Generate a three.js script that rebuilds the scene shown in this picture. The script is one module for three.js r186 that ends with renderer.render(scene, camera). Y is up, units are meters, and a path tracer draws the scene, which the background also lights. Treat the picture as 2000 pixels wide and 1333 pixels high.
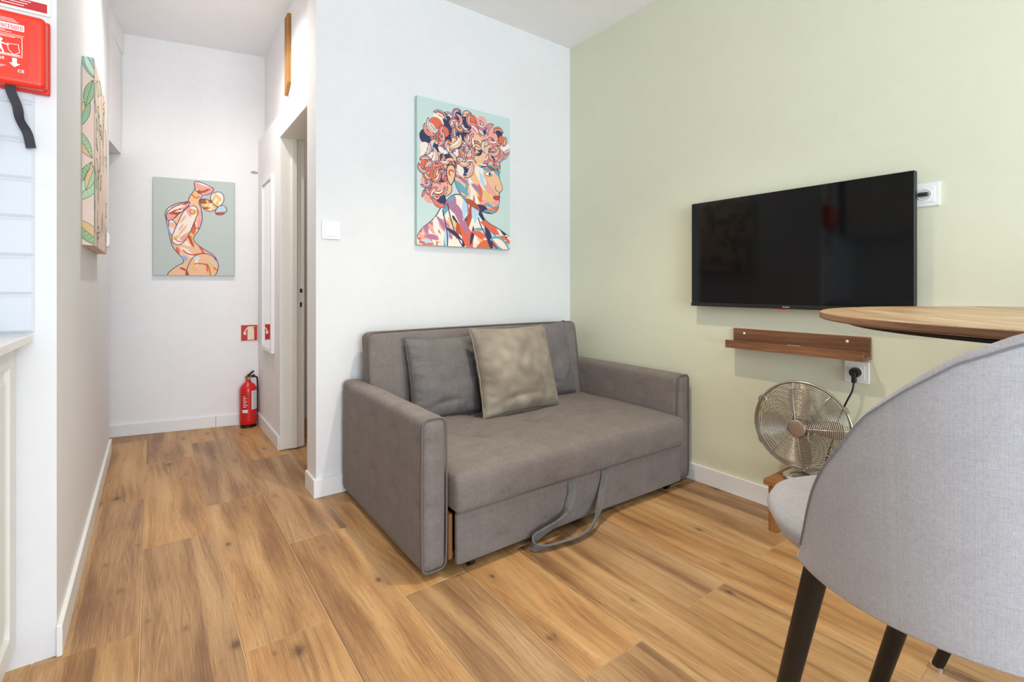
import * as THREE from 'three';
import { RoundedBoxGeometry } from 'three/addons/geometries/RoundedBoxGeometry.js';
import { mergeGeometries } from 'three/addons/utils/BufferGeometryUtils.js';
import { ImprovedNoise } from 'three/addons/math/ImprovedNoise.js';
import { RectAreaLightUniformsLib } from 'three/addons/lights/RectAreaLightUniformsLib.js';

// ---------------------------------------------------------------- camera, sky, light, exposure
const scene = new THREE.Scene();
const renderer = new THREE.WebGLRenderer({ antialias: true });
renderer.toneMapping = THREE.LinearToneMapping;
renderer.toneMappingExposure = 0.68;
renderer.shadowMap.enabled = true;
RectAreaLightUniformsLib.init();

const CAM = new THREE.Vector3(-2.2666, 1.0, 2.4206), YAW = THREE.MathUtils.degToRad(36.358);
const camera = new THREE.PerspectiveCamera(2 * Math.atan(666.5 / 955) * 180 / Math.PI, 2000 / 1333, 0.05, 60);
camera.position.copy(CAM);
camera.lookAt(CAM.x + Math.sin(YAW), CAM.y, CAM.z - Math.cos(YAW));
camera.setViewOffset(2000, 1333, 0, 105.5, 2000, 1333);     // level camera with a shifted lens

scene.background = new THREE.Color(2.2, 2.55, 2.9);         // overcast daylight outside the window
// daylight entering through the large window behind the camera
const WIN = { x0: -2.95, x1: -0.85, y0: 0.12, y1: 2.4, z: 5.6 };
const daylight = new THREE.RectAreaLight(new THREE.Color(0.74, 0.87, 1.0), 15.6, WIN.x1 - WIN.x0 - 0.1, WIN.y1 - WIN.y0 - 0.1);
daylight.position.set((WIN.x0 + WIN.x1) / 2, (WIN.y0 + WIN.y1) / 2, WIN.z - 0.02);
daylight.lookAt(daylight.position.x, daylight.position.y, 0);
daylight.name = 'daylight'; scene.add(daylight);

// ---------------------------------------------------------------- helpers
const rad = THREE.MathUtils.degToRad;
const V = (x, y, z) => new THREE.Vector3(x, y, z);
let seed = 7; const rnd = () => { seed = (seed * 1664525 + 1013904223) >>> 0; return seed / 4294967296; };
const rr = (a, b) => a + (b - a) * rnd();
const NOISE = new ImprovedNoise(), nz = (x, y, z = 0) => NOISE.noise(x, y, z);
const taken = new Map();
function numbered(n) { const k = taken.get(n) ?? 0; taken.set(n, k + 1); return k ? n + '_' + String(k).padStart(3, '0') : n; }
function obj(name, geos, mat, parent = scene) {
  const list = Array.isArray(geos) ? geos : [geos];
  const g = list.length > 1 ? mergeGeometries(list.map((q) => (q.index ? q.toNonIndexed() : q)).map((q) => { for (const k of Object.keys(q.attributes)) if (!['position', 'normal', 'uv'].includes(k)) q.deleteAttribute(k); return q; })) : list[0];
  const m = new THREE.Mesh(g, mat); m.name = parent === scene ? numbered(name) : name; parent.add(m); return m;
}
function thing(name, label, category, [x, y, z] = [0, 0, 0], turn = 0, group) {
  const o = new THREE.Group(); o.name = numbered(name); o.position.set(x, y, z); o.rotation.y = turn; scene.add(o);
  o.userData = { label, category }; if (group) o.userData.group = group; return o;
}
function tag(o, label, category, group) { Object.assign(o.userData, { label, category }); if (group) o.userData.group = group; return o; }
function struct(name, geos, mat, label, category) {
  const m = obj(name, geos, mat); m.userData.kind = 'structure'; if (label) tag(m, label, category); return m;
}
function structGroup(name, label, category, pos = [0, 0, 0]) { const g = thing(name, label, category, pos); g.userData.kind = 'structure'; return g; }
// uv in metres, chosen by the way each face points
function metricUV(g) {
  const p = g.attributes.position, n = g.attributes.normal, uv = new Float32Array(p.count * 2);
  for (let i = 0; i < p.count; i++) {
    const ax = Math.abs(n.getX(i)), ay = Math.abs(n.getY(i)), az = Math.abs(n.getZ(i));
    const [a, b] = ax >= ay && ax >= az ? [p.getZ(i), p.getY(i)] : ay >= az ? [p.getX(i), p.getZ(i)] : [p.getX(i), p.getY(i)];
    uv[2 * i] = a; uv[2 * i + 1] = b;
  }
  g.setAttribute('uv', new THREE.BufferAttribute(uv, 2)); return g;
}
function span(x0, x1, y0, y1, z0, z1) { const g = new THREE.BoxGeometry(x1 - x0, y1 - y0, z1 - z0); g.translate((x0 + x1) / 2, (y0 + y1) / 2, (z0 + z1) / 2); return metricUV(g); }
function rspan(x0, x1, y0, y1, z0, z1, r = 0.004, s = 2) {
  const g = new RoundedBoxGeometry(x1 - x0, y1 - y0, z1 - z0, s, Math.min(r, (x1 - x0) / 2.01, (y1 - y0) / 2.01, (z1 - z0) / 2.01));
  g.translate((x0 + x1) / 2, (y0 + y1) / 2, (z0 + z1) / 2); return metricUV(g);
}
function smoothNormals(g) {
  const p = g.attributes.position, idx = g.index, acc = new Map(), key = (i) => `${Math.round(p.getX(i) * 2e4)},${Math.round(p.getY(i) * 2e4)},${Math.round(p.getZ(i) * 2e4)}`;
  const keys = Array.from({ length: p.count }, (_, i) => key(i)), a = V(), b = V(), c = V();
  for (let f = 0; f < idx.count; f += 3) {
    const [i, j, k] = [idx.getX(f), idx.getX(f + 1), idx.getX(f + 2)];
    a.fromBufferAttribute(p, i); b.fromBufferAttribute(p, j).sub(a); c.fromBufferAttribute(p, k).sub(a); b.cross(c);
    for (const q of [i, j, k]) { const s = acc.get(keys[q]); if (s) s.add(b); else acc.set(keys[q], b.clone()); }
  }
  const n = new Float32Array(p.count * 3);
  for (let i = 0; i < p.count; i++) { const s = acc.get(keys[i]) ?? V(0, 1, 0); const l = s.length() || 1; n.set([s.x / l, s.y / l, s.z / l], i * 3); }
  g.setAttribute('normal', new THREE.BufferAttribute(n, 3)); return g;
}
// upholstered block: a rounded box on a fine grid, then shaped by fn(point)
function softBox(w, h, d, r, [a, b, c], fn) {
  const g = new THREE.BoxGeometry(w, h, d, a, b, c); metricUV(g);
  const p = g.attributes.position, hw = w / 2 - r, hh = h / 2 - r, hd = d / 2 - r, v = V(), q = V();
  for (let i = 0; i < p.count; i++) {
    v.fromBufferAttribute(p, i);
    q.set(Math.max(-hw, Math.min(hw, v.x)), Math.max(-hh, Math.min(hh, v.y)), Math.max(-hd, Math.min(hd, v.z)));
    v.sub(q).normalize().multiplyScalar(r).add(q);
    if (fn) fn(v);
    p.setXYZ(i, v.x, v.y, v.z);
  }
  return smoothNormals(g);
}
function tube(points, r, n = 48, closed = false, sides = 8) {
  return new THREE.TubeGeometry(new THREE.CatmullRomCurve3(points, closed, 'centripetal'), n, r, sides, closed);
}
function rod(a, b, r0, r1 = r0, sides = 14) {
  const d = b.clone().sub(a), g = new THREE.CylinderGeometry(r1, r0, d.length(), sides);
  g.applyQuaternion(new THREE.Quaternion().setFromUnitVectors(V(0, 1, 0), d.clone().normalize())); g.translate((a.x + b.x) / 2, (a.y + b.y) / 2, (a.z + b.z) / 2); return g;
}
function cyl(r0, r1, y0, y1, sides = 28, x = 0, z = 0) { const g = new THREE.CylinderGeometry(r1, r0, y1 - y0, sides); g.translate(x, (y0 + y1) / 2, z); return g; }
const lathe = (pts, n = 40) => new THREE.LatheGeometry(pts.map(([r, y]) => new THREE.Vector2(r, y)), n);
// a closed strip of cloth swept along points; wide[i] is the direction of its width
function ribbon(points, wide, width, thick, n = 90) {
  const c = new THREE.CatmullRomCurve3(points), wv = new THREE.CatmullRomCurve3(wide), pos = [], idx = [], uv = [];
  for (let i = 0; i <= n; i++) {
    const t = i / n, p = c.getPoint(t), tan = c.getTangent(t), w = wv.getPoint(t); w.addScaledVector(tan, -w.dot(tan)).normalize();
    const k = tan.clone().cross(w).normalize();
    for (const [a, b] of [[-1, -1], [1, -1], [1, 1], [-1, 1]]) { const q = p.clone().addScaledVector(w, a * width / 2).addScaledVector(k, b * thick / 2); pos.push(q.x, q.y, q.z); uv.push(a * width / 2, t * 0.8); }
  }
  for (let i = 0; i < n; i++) for (let j = 0; j < 4; j++) { const a = i * 4 + j, b = i * 4 + (j + 1) % 4; idx.push(a, b, a + 4, b, b + 4, a + 4); }
  idx.push(0, 2, 1, 0, 3, 2, n * 4, n * 4 + 1, n * 4 + 2, n * 4, n * 4 + 2, n * 4 + 3);
  const g = new THREE.BufferGeometry(); g.setAttribute('position', new THREE.Float32BufferAttribute(pos, 3)); g.setAttribute('uv', new THREE.Float32BufferAttribute(uv, 2)); g.setIndex(idx);
  const q = g.toNonIndexed(); q.computeVertexNormals(); return q;
}
// ---------------------------------------------------------------- textures
function dataTex(w, h, fn, srgb = true) {
  const d = new Uint8Array(w * h * 4);
  for (let y = 0; y < h; y++) for (let x = 0; x < w; x++) { const c = fn(x, y), o = (y * w + x) * 4; d[o] = c[0]; d[o + 1] = c[1]; d[o + 2] = c[2]; d[o + 3] = 255; }
  const t = new THREE.DataTexture(d, w, h); t.wrapS = t.wrapT = THREE.RepeatWrapping; t.magFilter = THREE.LinearFilter; t.minFilter = THREE.LinearMipmapLinearFilter;
  if (srgb) t.colorSpace = THREE.SRGBColorSpace; t.needsUpdate = true; return t;
}
const cl = (v) => Math.max(0, Math.min(255, v));
const mixc = (a, b, t) => [a[0] + (b[0] - a[0]) * t, a[1] + (b[1] - a[1]) * t, a[2] + (b[2] - a[2]) * t];
function painted(w, h, draw) {
  const c = document.createElement('canvas'); c.width = w; c.height = h; const x = c.getContext('2d'); draw(x, w, h);
  const t = new THREE.CanvasTexture(c); t.colorSpace = THREE.SRGBColorSpace; return t;
}
function rep(t, m) { const c = t.clone(); c.repeat.set(1 / m, 1 / m); c.needsUpdate = true; return c; }
// periodic noise for tiles of cloth and plaster
const tileN = (x, y, f, z) => { const a = x * f, b = y * f, u = x, v = y, n = (p, q) => nz(p, q, z); return (n(a, b) * (1 - u) + n(a - f, b) * u) * (1 - v) + (n(a, b - f) * (1 - u) + n(a - f, b - f) * u) * v; };
function clothTex(size, threads, spread, blotch, zs) {     // grey values around 1: woven threads with tone that changes from thread to thread
  const wu = [], wv = []; for (let i = 0; i < threads; i++) { wu.push(rr(-1, 1)); wv.push(rr(-1, 1)); }
  const raw = new Float32Array(size * size);
  for (let y = 0; y < size; y++) for (let x = 0; x < size; x++) {
    const u = x / size, v = y / size, i = Math.floor(u * threads), j = Math.floor(v * threads), over = (i + j) % 2;
    const fu = u * threads % 1, fv = v * threads % 1, seg = nz(i * 3.7, v * threads * 0.13, zs) - nz(j * 2.9, u * threads * 0.13, zs + 9);
    raw[y * size + x] = spread * (0.5 * (over ? wu[i] : wv[j]) + 0.9 * seg + 0.35 * (over ? Math.sin(fu * Math.PI) : Math.sin(fv * Math.PI)) - 0.2) + blotch * (tileN(u, v, 4, zs + 3) + 0.6 * tileN(u, v, 11, zs + 5));
  }
  return raw;
}
function clothMat(rgb, { size = 512, threads = 128, spread = 0.1, blotch = 0.08, metres = 0.2, bump = 0.0006, rough = 0.95, sheen = 0.3, sheenColor = [0.6, 0.6, 0.6], z = 1 } = {}) {
  const raw = clothTex(size, threads, spread, blotch, z);
  const col = dataTex(size, size, (x, y) => { const k = 1 + raw[y * size + x]; return [cl(rgb[0] * k), cl(rgb[1] * k), cl(rgb[2] * k)]; });
  const bmp = dataTex(size, size, (x, y) => { const k = cl(128 + raw[y * size + x] * 420); return [k, k, k]; }, false);
  return new THREE.MeshPhysicalMaterial({ map: rep(col, metres), bumpMap: rep(bmp, metres), bumpScale: bump, roughness: rough, sheen, sheenColor: new THREE.Color(...sheenColor), sheenRoughness: 0.6 });
}
const std = (color, roughness = 0.6, more = {}) => new THREE.MeshPhysicalMaterial({ color, roughness, ...more });

const plasterBump = dataTex(512, 512, (x, y) => { const u = x / 512, v = y / 512, k = cl(128 + 60 * tileN(u, v, 12, 1.5) + 40 * tileN(u, v, 40, 2.5) + 20 * tileN(u, v, 120, 3.5)); return [k, k, k]; }, false);
const plaster = (rgb, rough = 0.85) => {
  const c = dataTex(256, 256, (x, y) => { const u = x / 256, v = y / 256, k = 1 + 0.012 * tileN(u, v, 5, 7) + 0.008 * tileN(u, v, 23, 8); return [cl(rgb[0] * k), cl(rgb[1] * k), cl(rgb[2] * k)]; });
  return new THREE.MeshStandardMaterial({ map: rep(c, 1.3), bumpMap: rep(plasterBump, 0.8), bumpScale: 0.0012, roughness: rough });
};
const M = {
  white: plaster([233, 232, 232]), green: plaster([223, 224, 199], 0.7), hall: plaster([247, 244, 243]), ceil: plaster([250, 249, 249], 0.9), stub: plaster([236, 235, 237]),
  trim: std(0xf1f0ee, 0.45), lacquer: std(0xeceae6, 0.35), jamb: std(0xf3eee4, 0.4), dark: std(0x09090a, 0.45), black: std(0x070708, 0.38),
  plastic: std(0xf3f3f2, 0.35), chrome: std(0xd8d4cc, 0.18, { metalness: 1 }), steel: std(0xbdb6aa, 0.28, { metalness: 1 }), grout: std(0xcdb08a, 0.9),
};

// wood with rings, fibres and knots; x across, y along, in metres
function woodTex(w, h, W, L, s, { pale, mid, deep, knots = 2, strips = 0.07, contrast = 1 }) {
  let st = s * 9301 + 49297; const R = () => { st = (st * 1664525 + 1013904223) >>> 0; return st / 4294967296; };
  const ks = []; for (let i = 0; i < knots; i++) ks.push([R() * W, R() * L, 0.007 + R() * 0.014, R() < 0.6 ? 1 : 0.5]);
  const tone = [], ends = []; let e = 0; while (e < W + 0.1) { e += strips * (0.6 + R() * 0.9); ends.push(e); tone.push((R() - 0.5) * 0.75); }
  return dataTex(w, h, (px, py) => {
    let x = px / w * W, y = py / h * L, dark = 0;
    const x0 = x;
    for (const [kx, ky, kr, kd] of ks) {
      const dx = x - kx, dy = (y - ky) * 0.3, d2 = dx * dx + dy * dy;
      x += dx > 0 ? -0.012 * Math.exp(-d2 / (kr * kr * 9)) : 0.012 * Math.exp(-d2 / (kr * kr * 9));
      const dd = Math.hypot(dx + 0.002 * nz(px * 0.1, py * 0.1, s), (y - ky) * 0.6);
      dark += kd * Math.exp(-dd * dd / (kr * kr * 0.5)) * (0.8 + 0.4 * nz(px * 0.2, py * 0.2, s)) + 0.22 * kd * Math.exp(-d2 / (kr * kr * 6));
    }
    const wob = 0.016 * nz(x * 8, y * 2.1, s) + 0.03 * nz(x * 2.5, y * 0.9, s + 4);
    const xs = x0 + 0.010 * nz(1.3, y * 1.8, s + 2); let k = 0; while (k < ends.length - 1 && xs > ends[k]) k++;
    const band = nz((x + wob) * 26, y * 0.9, s + 11), ring = Math.sin((x + wob * 2.2) * 330 + 5 * nz(x * 12, y * 1.1, s + 20));
    const fibre = nz(x0 * 420, y * 9, s + 31) + 0.6 * nz(x0 * 900, y * 22, s + 37), pore = Math.max(0, nz(x0 * 330, y * 26, s + 51) - 0.34) * 1.6;
    const streak = Math.max(0, nz((x + wob * 1.6) * 30, y * 1.5, s + 71) - 0.3) * 1.3, xc = ks.length ? ks[0][0] : W * 0.4, q = x0 - xc + 0.015 * nz(3, y * 2, s + 61), arch = Math.sin(60 * (y * 0.7 + 420 * q * q) + 3 * nz(x0 * 9, y * 2, s + 66)) * Math.exp(-q * q / 0.0016) * Math.min(1, Math.abs(q) / 0.006) * Math.max(0, 0.4 + nz(1.7, y * 1.4, s + 68));
    let t = 0.48 + tone[k] * 0.42 + contrast * (0.36 * band + 0.34 * nz((x + wob * 2) * 13, y * 2.6, s + 91) + 0.06 * ring * (0.5 + nz(x * 8, y * 2, s + 3)) + 0.24 * fibre + 0.15 * arch);
    t = Math.max(0, Math.min(1, t));
    let c = t < 0.5 ? mixc(deep, mid, t * 2) : mixc(mid, pale, t * 2 - 1);
    c = mixc(c, [84, 60, 42], Math.min(0.85, dark * 0.8 + contrast * (pore * 0.4 + streak * 0.55 + 0.5 * Math.max(0, nz((x + wob) * 95, y * 2.2, s + 81) - 0.3))));
    return [cl(c[0]), cl(c[1]), cl(c[2])];
  });
}

// ---------------------------------------------------------------- the setting
const H = 2.604, HH = 2.70;                      // ceilings of the room and of the corridor
const SK = 0.2250580, endZ = (x) => -1.584 + SK * (x + 1.628), SKA = Math.atan(SK);   // the corridor's end wall stands askew
{ // floor: wood-look planks with grout
  const fl = structGroup('floor', 'floor of long oak-look planks with thin pale grout lines', 'floor');
  obj('grout', span(-3.2, 0.02, -0.05, -0.0022, -2.3, WIN.z + 0.05), M.grout, fl);
  const P = { pale: [214, 176, 128], mid: [192, 148, 99], deep: [138, 98, 64] }, mats = [];
  for (let i = 0; i < 12; i++) {
    const q = i % 3, tint = q === 0 ? P : q === 1 ? { pale: [204, 169, 126], mid: [182, 142, 100], deep: [128, 94, 66] } : { pale: [217, 176, 124], mid: [196, 148, 96], deep: [142, 98, 62] };
    const t = woodTex(224, 1072, 0.229, 1.11, i * 13 + 3, { ...tint, knots: [2, 3, 4, 1][i % 4] });
    t.wrapS = t.wrapT = THREE.ClampToEdgeWrapping;
    mats.push(new THREE.MeshPhysicalMaterial({ color: new THREE.Color().setScalar([1, 0.96, 1, 0.93, 1, 0.97][i % 6]), map: t, roughness: 0.42, specularIntensity: 0.7 }));
  }
  function plank(w, l, flipX, flipY, v0) {                 // bevelled slab, grain along z
    const b = 0.0018, y = 0, h = -0.012, A = [[0, h, 0], [w, h, 0], [w, h, l], [0, h, l]], B = [[0, y - b, 0], [w, y - b, 0], [w, y - b, l], [0, y - b, l]], T = [[b, y, b], [w - b, y, b], [w - b, y, l - b], [b, y, l - b]];
    const pos = [], uv = [], quad = (a, c, d, e) => { for (const p of [a, c, d, a, d, e]) { pos.push(...p); let u = p[0] / w, v = p[2] / 1.11 + v0; uv.push(flipX ? 1 - u : u, flipY ? 1 - v : v); } };
    quad(T[0], T[3], T[2], T[1]);
    for (let i = 0; i < 4; i++) { const j = (i + 1) % 4; quad(T[i], T[j], B[j], B[i]); quad(B[i], B[j], A[j], A[i]); }
    const g = new THREE.BufferGeometry(); g.setAttribute('position', new THREE.Float32BufferAttribute(pos, 3)); g.setAttribute('uv', new THREE.Float32BufferAttribute(uv, 2)); g.computeVertexNormals(); return g;
  }
  const rows = [-0.47, 0.087, 0.912, 0.372, 0.939, 1.523, 0.923, 1.515, 0.923, 1.503, 0.923], L = 1.11, G = 0.0012, W = 0.229;
  let k = 0;
  rows.forEach((j, i) => {
    const x0 = -2.523 + i * W;
    let z = j; while (z > -2.2) z -= L;
    for (; z < WIN.z; z += L) {
      const a = Math.max(z, -2.25), b = Math.min(z + L, WIN.z); if (b - a < 0.03) continue;
      const m = obj('plank', plank(W - 2 * G, b - a - 2 * G, k % 2 === 1, (k >> 1) % 2 === 1, Math.max(0, (a - z) / 1.11)), mats[(k * 5 + i * 3) % 12], fl); m.position.set(x0 + G, 0, a + G); k++;
    }
  });
  for (let i = 0; i < 3; i++) for (let z = -2.2 + i * 0.37; z < WIN.z - 0.1; z += L) {     // under the kitchen units
    const b = Math.min(z + L, WIN.z); const m = obj('plank', plank(W - 2 * G, b - z - 2 * G, false, false, 0), mats[(k++) % 12], fl); m.position.set(-2.523 - (i + 1) * W + G, 0, z + G);
  }
}
struct('wall_right', span(0, 0.14, -0.06, H + 0.12, -0.155, WIN.z + 0.15), M.green, 'sage green wall behind the television', 'wall');
struct('wall_back', span(-1.64, 0, -0.06, HH + 0.1, -0.155, 0), M.white, 'white wall behind the sofa', 'wall');
struct('wall_left', [span(-2.62, -2.475, -0.06, HH + 0.1, -1.38, 0.62)], M.stub, 'white corridor wall that carries the leaf painting', 'wall');
const wk = struct('wall_kitchen', [span(-3.3, -2.62, -0.06, HH + 0.1, 0.5, 0.62)], M.white, 'white end wall of the kitchen run, tiled above the worktop', 'wall');
struct('wall_kitchen_side', span(-3.3, -3.16, -0.06, HH + 0.1, 0.62, WIN.z + 0.15), M.white, 'white wall behind the kitchen units', 'wall');
struct('wall_front', [span(-3.3, WIN.x0, -0.06, H + 0.1, WIN.z, WIN.z + 0.15), span(WIN.x1, 0.14, -0.06, H + 0.1, WIN.z, WIN.z + 0.15), span(WIN.x0, WIN.x1, -0.06, WIN.y0, WIN.z, WIN.z + 0.15), span(WIN.x0, WIN.x1, WIN.y1, H + 0.1, WIN.z, WIN.z + 0.15)], M.white, 'white wall with the window behind the viewer', 'wall');
{ // window in the wall behind the camera
  const w = structGroup('window_1', 'white framed window that lets daylight into the room', 'window');
  const { x0, x1, y0, y1, z } = WIN, f = 0.05, xm = (x0 + x1) / 2;
  obj('window_frame', [span(x0, x1, y0, y0 + f, z + 0.04, z + 0.1), span(x0, x1, y1 - f, y1, z + 0.04, z + 0.1), span(x0, x0 + f, y0 + f, y1 - f, z + 0.04, z + 0.1), span(x1 - f, x1, y0 + f, y1 - f, z + 0.04, z + 0.1), span(xm - f / 2, xm + f / 2, y0 + f, y1 - f, z + 0.04, z + 0.1)], M.trim, w);
  const glass = new THREE.MeshPhysicalMaterial({ color: 0xffffff, transmission: 1, roughness: 0.02, thickness: 0, ior: 1.5 });
  for (const [a, b] of [[x0 + f, xm - f / 2], [xm + f / 2, x1 - f]]) obj('pane', span(a, b, y0 + f, y1 - f, z + 0.067, z + 0.073), glass, w);
}
struct('ceiling', [span(-3.3, 0.14, H, H + 0.12, 0, WIN.z + 0.15)], M.ceil, 'white ceiling of the living room', 'ceiling');
struct('ceiling_corridor', [span(-3.4, -0.2, HH, HH + 0.1, -2.4, 0)], M.ceil, 'white ceiling of the corridor', 'ceiling');
{ // end wall of the corridor, askew
  const g = span(-1.2, 1.4, -0.06, HH, -0.14, 0); g.rotateY(-SKA); g.translate(-2.1, 0, endZ(-2.1));
  struct('wall_end', g, M.hall, 'white wall closing the corridor', 'wall');
  const b = [rspan(-0.86, 0.205, 0, 0.08, 0, 0.012, 0.003), rspan(0.2068, 0.5, 0, 0.08, 0, 0.012, 0.003)].map((g) => g.rotateY(-SKA).translate(-2.1, 0, endZ(-2.1)));
  struct('baseboard_end', b, M.trim, 'white skirting board at the far end of the corridor', 'baseboard');
}
// corridor's right wall: lower part proud of the upper part, door opening between the two rooms
const RX = -1.637, DZ0 = -0.155, DZ1 = -0.83, DY = 1.93, LEDGE = 2.07;
struct('wall_corridor', [span(RX, -1.5, -0.06, LEDGE, -1.75, DZ1), span(RX, -1.5, DY, LEDGE, DZ1, DZ0), span(RX + 0.042, -1.5, LEDGE, HH, -1.75, DZ0)], M.hall, 'white corridor wall with the doorway and the mirror', 'wall');
struct('wall_beyond', [span(-1.5, -0.3, -0.06, HH, -1.95, -1.85), span(-0.4, -0.3, -0.06, HH, -1.85, -0.155), span(-1.64, -1.5, -0.06, HH, -1.95, -1.75), span(-3.4, -3.3, -0.06, HH, -2.4, 0.62), span(-3.3, -2.62, -0.06, HH, -0.6, -0.5)], M.hall, 'cream walls of the rooms beyond the corridor', 'wall');
{ // door lining with stop and lock strike holes
  const d = structGroup('door_1', 'cream painted door lining in the corridor with lock holes', 'door frame');
  obj('jamb', [rspan(RX - 0.004, -1.5, 0.008, DY, DZ1, DZ1 + 0.02, 0.003), rspan(-1.575, -1.545, 0.008, DY, DZ1 + 0.02, DZ1 + 0.034, 0.002), rspan(-1.538, -1.53, 0.008, DY, DZ1 + 0.02, DZ1 + 0.027, 0.002)], M.jamb, d);
  obj('jamb', rspan(RX - 0.002, -1.5, 0, DY, DZ0 - 0.016, DZ0, 0.003), M.jamb, d);
  obj('door_head', [rspan(RX - 0.004, -1.5, DY - 0.02, DY, DZ1 + 0.02, DZ0 - 0.016, 0.003)], M.jamb, d);
  const hole = std(0x241c16, 0.8);
  obj('strike_hole', rspan(-1.526, -1.512, 0.965, 0.99, DZ1 + 0.016, DZ1 + 0.0208, 0.001), hole, d);
  obj('strike_hole', rspan(-1.526, -1.514, 0.875, 0.905, DZ1 + 0.016, DZ1 + 0.0208, 0.001), hole, d);
}
struct('baseboard_corridor', rspan(RX - 0.012, RX, 0, 0.085, -1.575, DZ1 + 0.002, 0.003), M.trim, 'white skirting board beside the doorway', 'baseboard');
struct('baseboard_left', rspan(-2.475, -2.462, 0, 0.085, -1.38, 0.632, 0.003), M.trim, 'white skirting board under the leaf painting', 'baseboard');
struct('baseboard_back', [rspan(-1.653, 0, 0, 0.087, 0, 0.013, 0.003), rspan(-1.653, -1.64, 0, 0.087, -0.155, 0.001, 0.003)], M.trim, 'white skirting board around the wall end beside the sofa', 'baseboard');
struct('baseboard_right', rspan(-0.014, 0, 0, 0.087, 0.013, WIN.z, 0.003), M.trim, 'white skirting board along the green wall', 'baseboard');
{ // raw wood batten left bare in the upper corridor wall
  const s = new THREE.Shape([new THREE.Vector2(0, 2.17), new THREE.Vector2(0.085, 2.23), new THREE.Vector2(0.085, 2.64), new THREE.Vector2(0, 2.64)]);
  const g = new THREE.ExtrudeGeometry(s, { depth: 0.02, bevelEnabled: false }); g.rotateY(-Math.PI / 2); metricUV(g); g.translate(RX + 0.042, 0, -0.81);
  const t = woodTex(128, 512, 0.07, 0.6, 91, { pale: [205, 160, 96], mid: [176, 128, 70], deep: [140, 96, 50], knots: 0 });
  t.repeat.set(1 / 0.07, 1 / 0.6);
  struct('trim_1', g, new THREE.MeshStandardMaterial({ map: t, roughness: 0.8 }), 'bare wooden batten high on the corridor wall', 'batten');
}
const wedge = (y0, y1, out) => { const s = new THREE.Shape([new THREE.Vector2(-2.475, 1.40), new THREE.Vector2(-2.475 + out, 1.76), new THREE.Vector2(-2.6, 1.76), new THREE.Vector2(-2.6, 1.40)]), g = new THREE.ExtrudeGeometry(s, { depth: y1 - y0, bevelEnabled: false }); g.rotateX(-Math.PI / 2); g.translate(0, y0, 0); return metricUV(g); };
struct('trim_2', wedge(1.89, 2.56, 0.042), M.hall, 'white lintel over the far opening in the corridor', 'lintel');
struct('trim_3', [wedge(2.56, HH, 0.055)], M.hall, 'white boxed beam under the corridor ceiling', 'beam');
{ // glazed metro tiles on the kitchen end wall
  const tm = [std(0xdde0e6, 0.12), std(0xd8dbe2, 0.14), std(0xe0e2e7, 0.1)];
  const tile = (w, h) => { const b = 0.007, d = 0.006, pos = [], O = [[0, 0, 0.002], [w, 0, 0.002], [w, h, 0.002], [0, h, 0.002]], I = [[b, b, d], [w - b, b, d], [w - b, h - b, d], [b, h - b, d]], K = [[0, 0, -0.001], [w, 0, -0.001], [w, h, -0.001], [0, h, -0.001]];
    const q = (a, c, e, f) => { for (const p of [a, c, e, a, e, f]) pos.push(...p); }; q(I[0], I[1], I[2], I[3]);
    for (let i = 0; i < 4; i++) { const j = (i + 1) % 4; q(O[i], O[j], I[j], I[i]); q(K[i], K[j], O[j], O[i]); }
    const g = new THREE.BufferGeometry(); g.setAttribute('position', new THREE.Float32BufferAttribute(pos, 3)); g.computeVertexNormals(); g.setAttribute('uv', new THREE.Float32BufferAttribute(pos.length / 3 * 2, 2)); return g; };
  const whole = tile(0.198, 0.0985), half = tile(0.098, 0.0985);
  for (let r = 0; r < 8; r++) {
    let x = -2.516; const y = 0.8795 + r * 0.1015; let first = r % 2 === 1;
    while (x > -3.14) { const w = first ? 0.1 : 0.2; first = false; const m = obj('tile', w === 0.1 ? half : whole, tm[(r * 3 + Math.round(-x * 10)) % 3], wk); m.position.set(x - w + 0.001, y, 0.6205); x -= w; if (x - 0.2 < -3.16) break; }
  }
}

// ---------------------------------------------------------------- lamps
{
  const glow = new THREE.MeshStandardMaterial({ color: 0xffffff, emissive: new THREE.Color(1, 0.86, 0.66), emissiveIntensity: 2 });
  const lamp = (label, x, y, z, power, color, half) => {     // small surface downlight: housing, bright trim and glowing lens
    const t = thing('ceiling_downlight', label, 'lamp', [x, y, z]);
    obj('housing', lathe([[0, 0], [0.05, 0], [0.05, -0.045], [0.043, -0.05], [0.036, -0.05], [0.036, -0.04], [0, -0.04]]), M.plastic, t);
    obj('lens', lathe([[0, -0.0405], [0.034, -0.0405], [0.034, -0.043], [0, -0.043]]), glow, t);
    const l = new THREE.SpotLight(color, power, 0, rad(half), 0.9); l.position.set(0, -0.055, 0); l.target.position.set(0, -1, 0); l.shadow.radius = 1.6; t.add(l); t.add(l.target); l.target.name = 'aim';
  };
  lamp('warm white downlight on the living room ceiling', -1.15, H, 1.15, 13.0, new THREE.Color(1, 0.87, 0.66), 54);
  lamp('warm white downlight on the corridor ceiling', -2.05, HH, -0.55, 6.6, new THREE.Color(1, 0.95, 0.91), 80);
  lamp('warm white downlight in the room behind the corridor doorway', -0.95, HH, -1.0, 1.2, new THREE.Color(1, 0.9, 0.78), 78);
}
// ---------------------------------------------------------------- sofa bed

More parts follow.
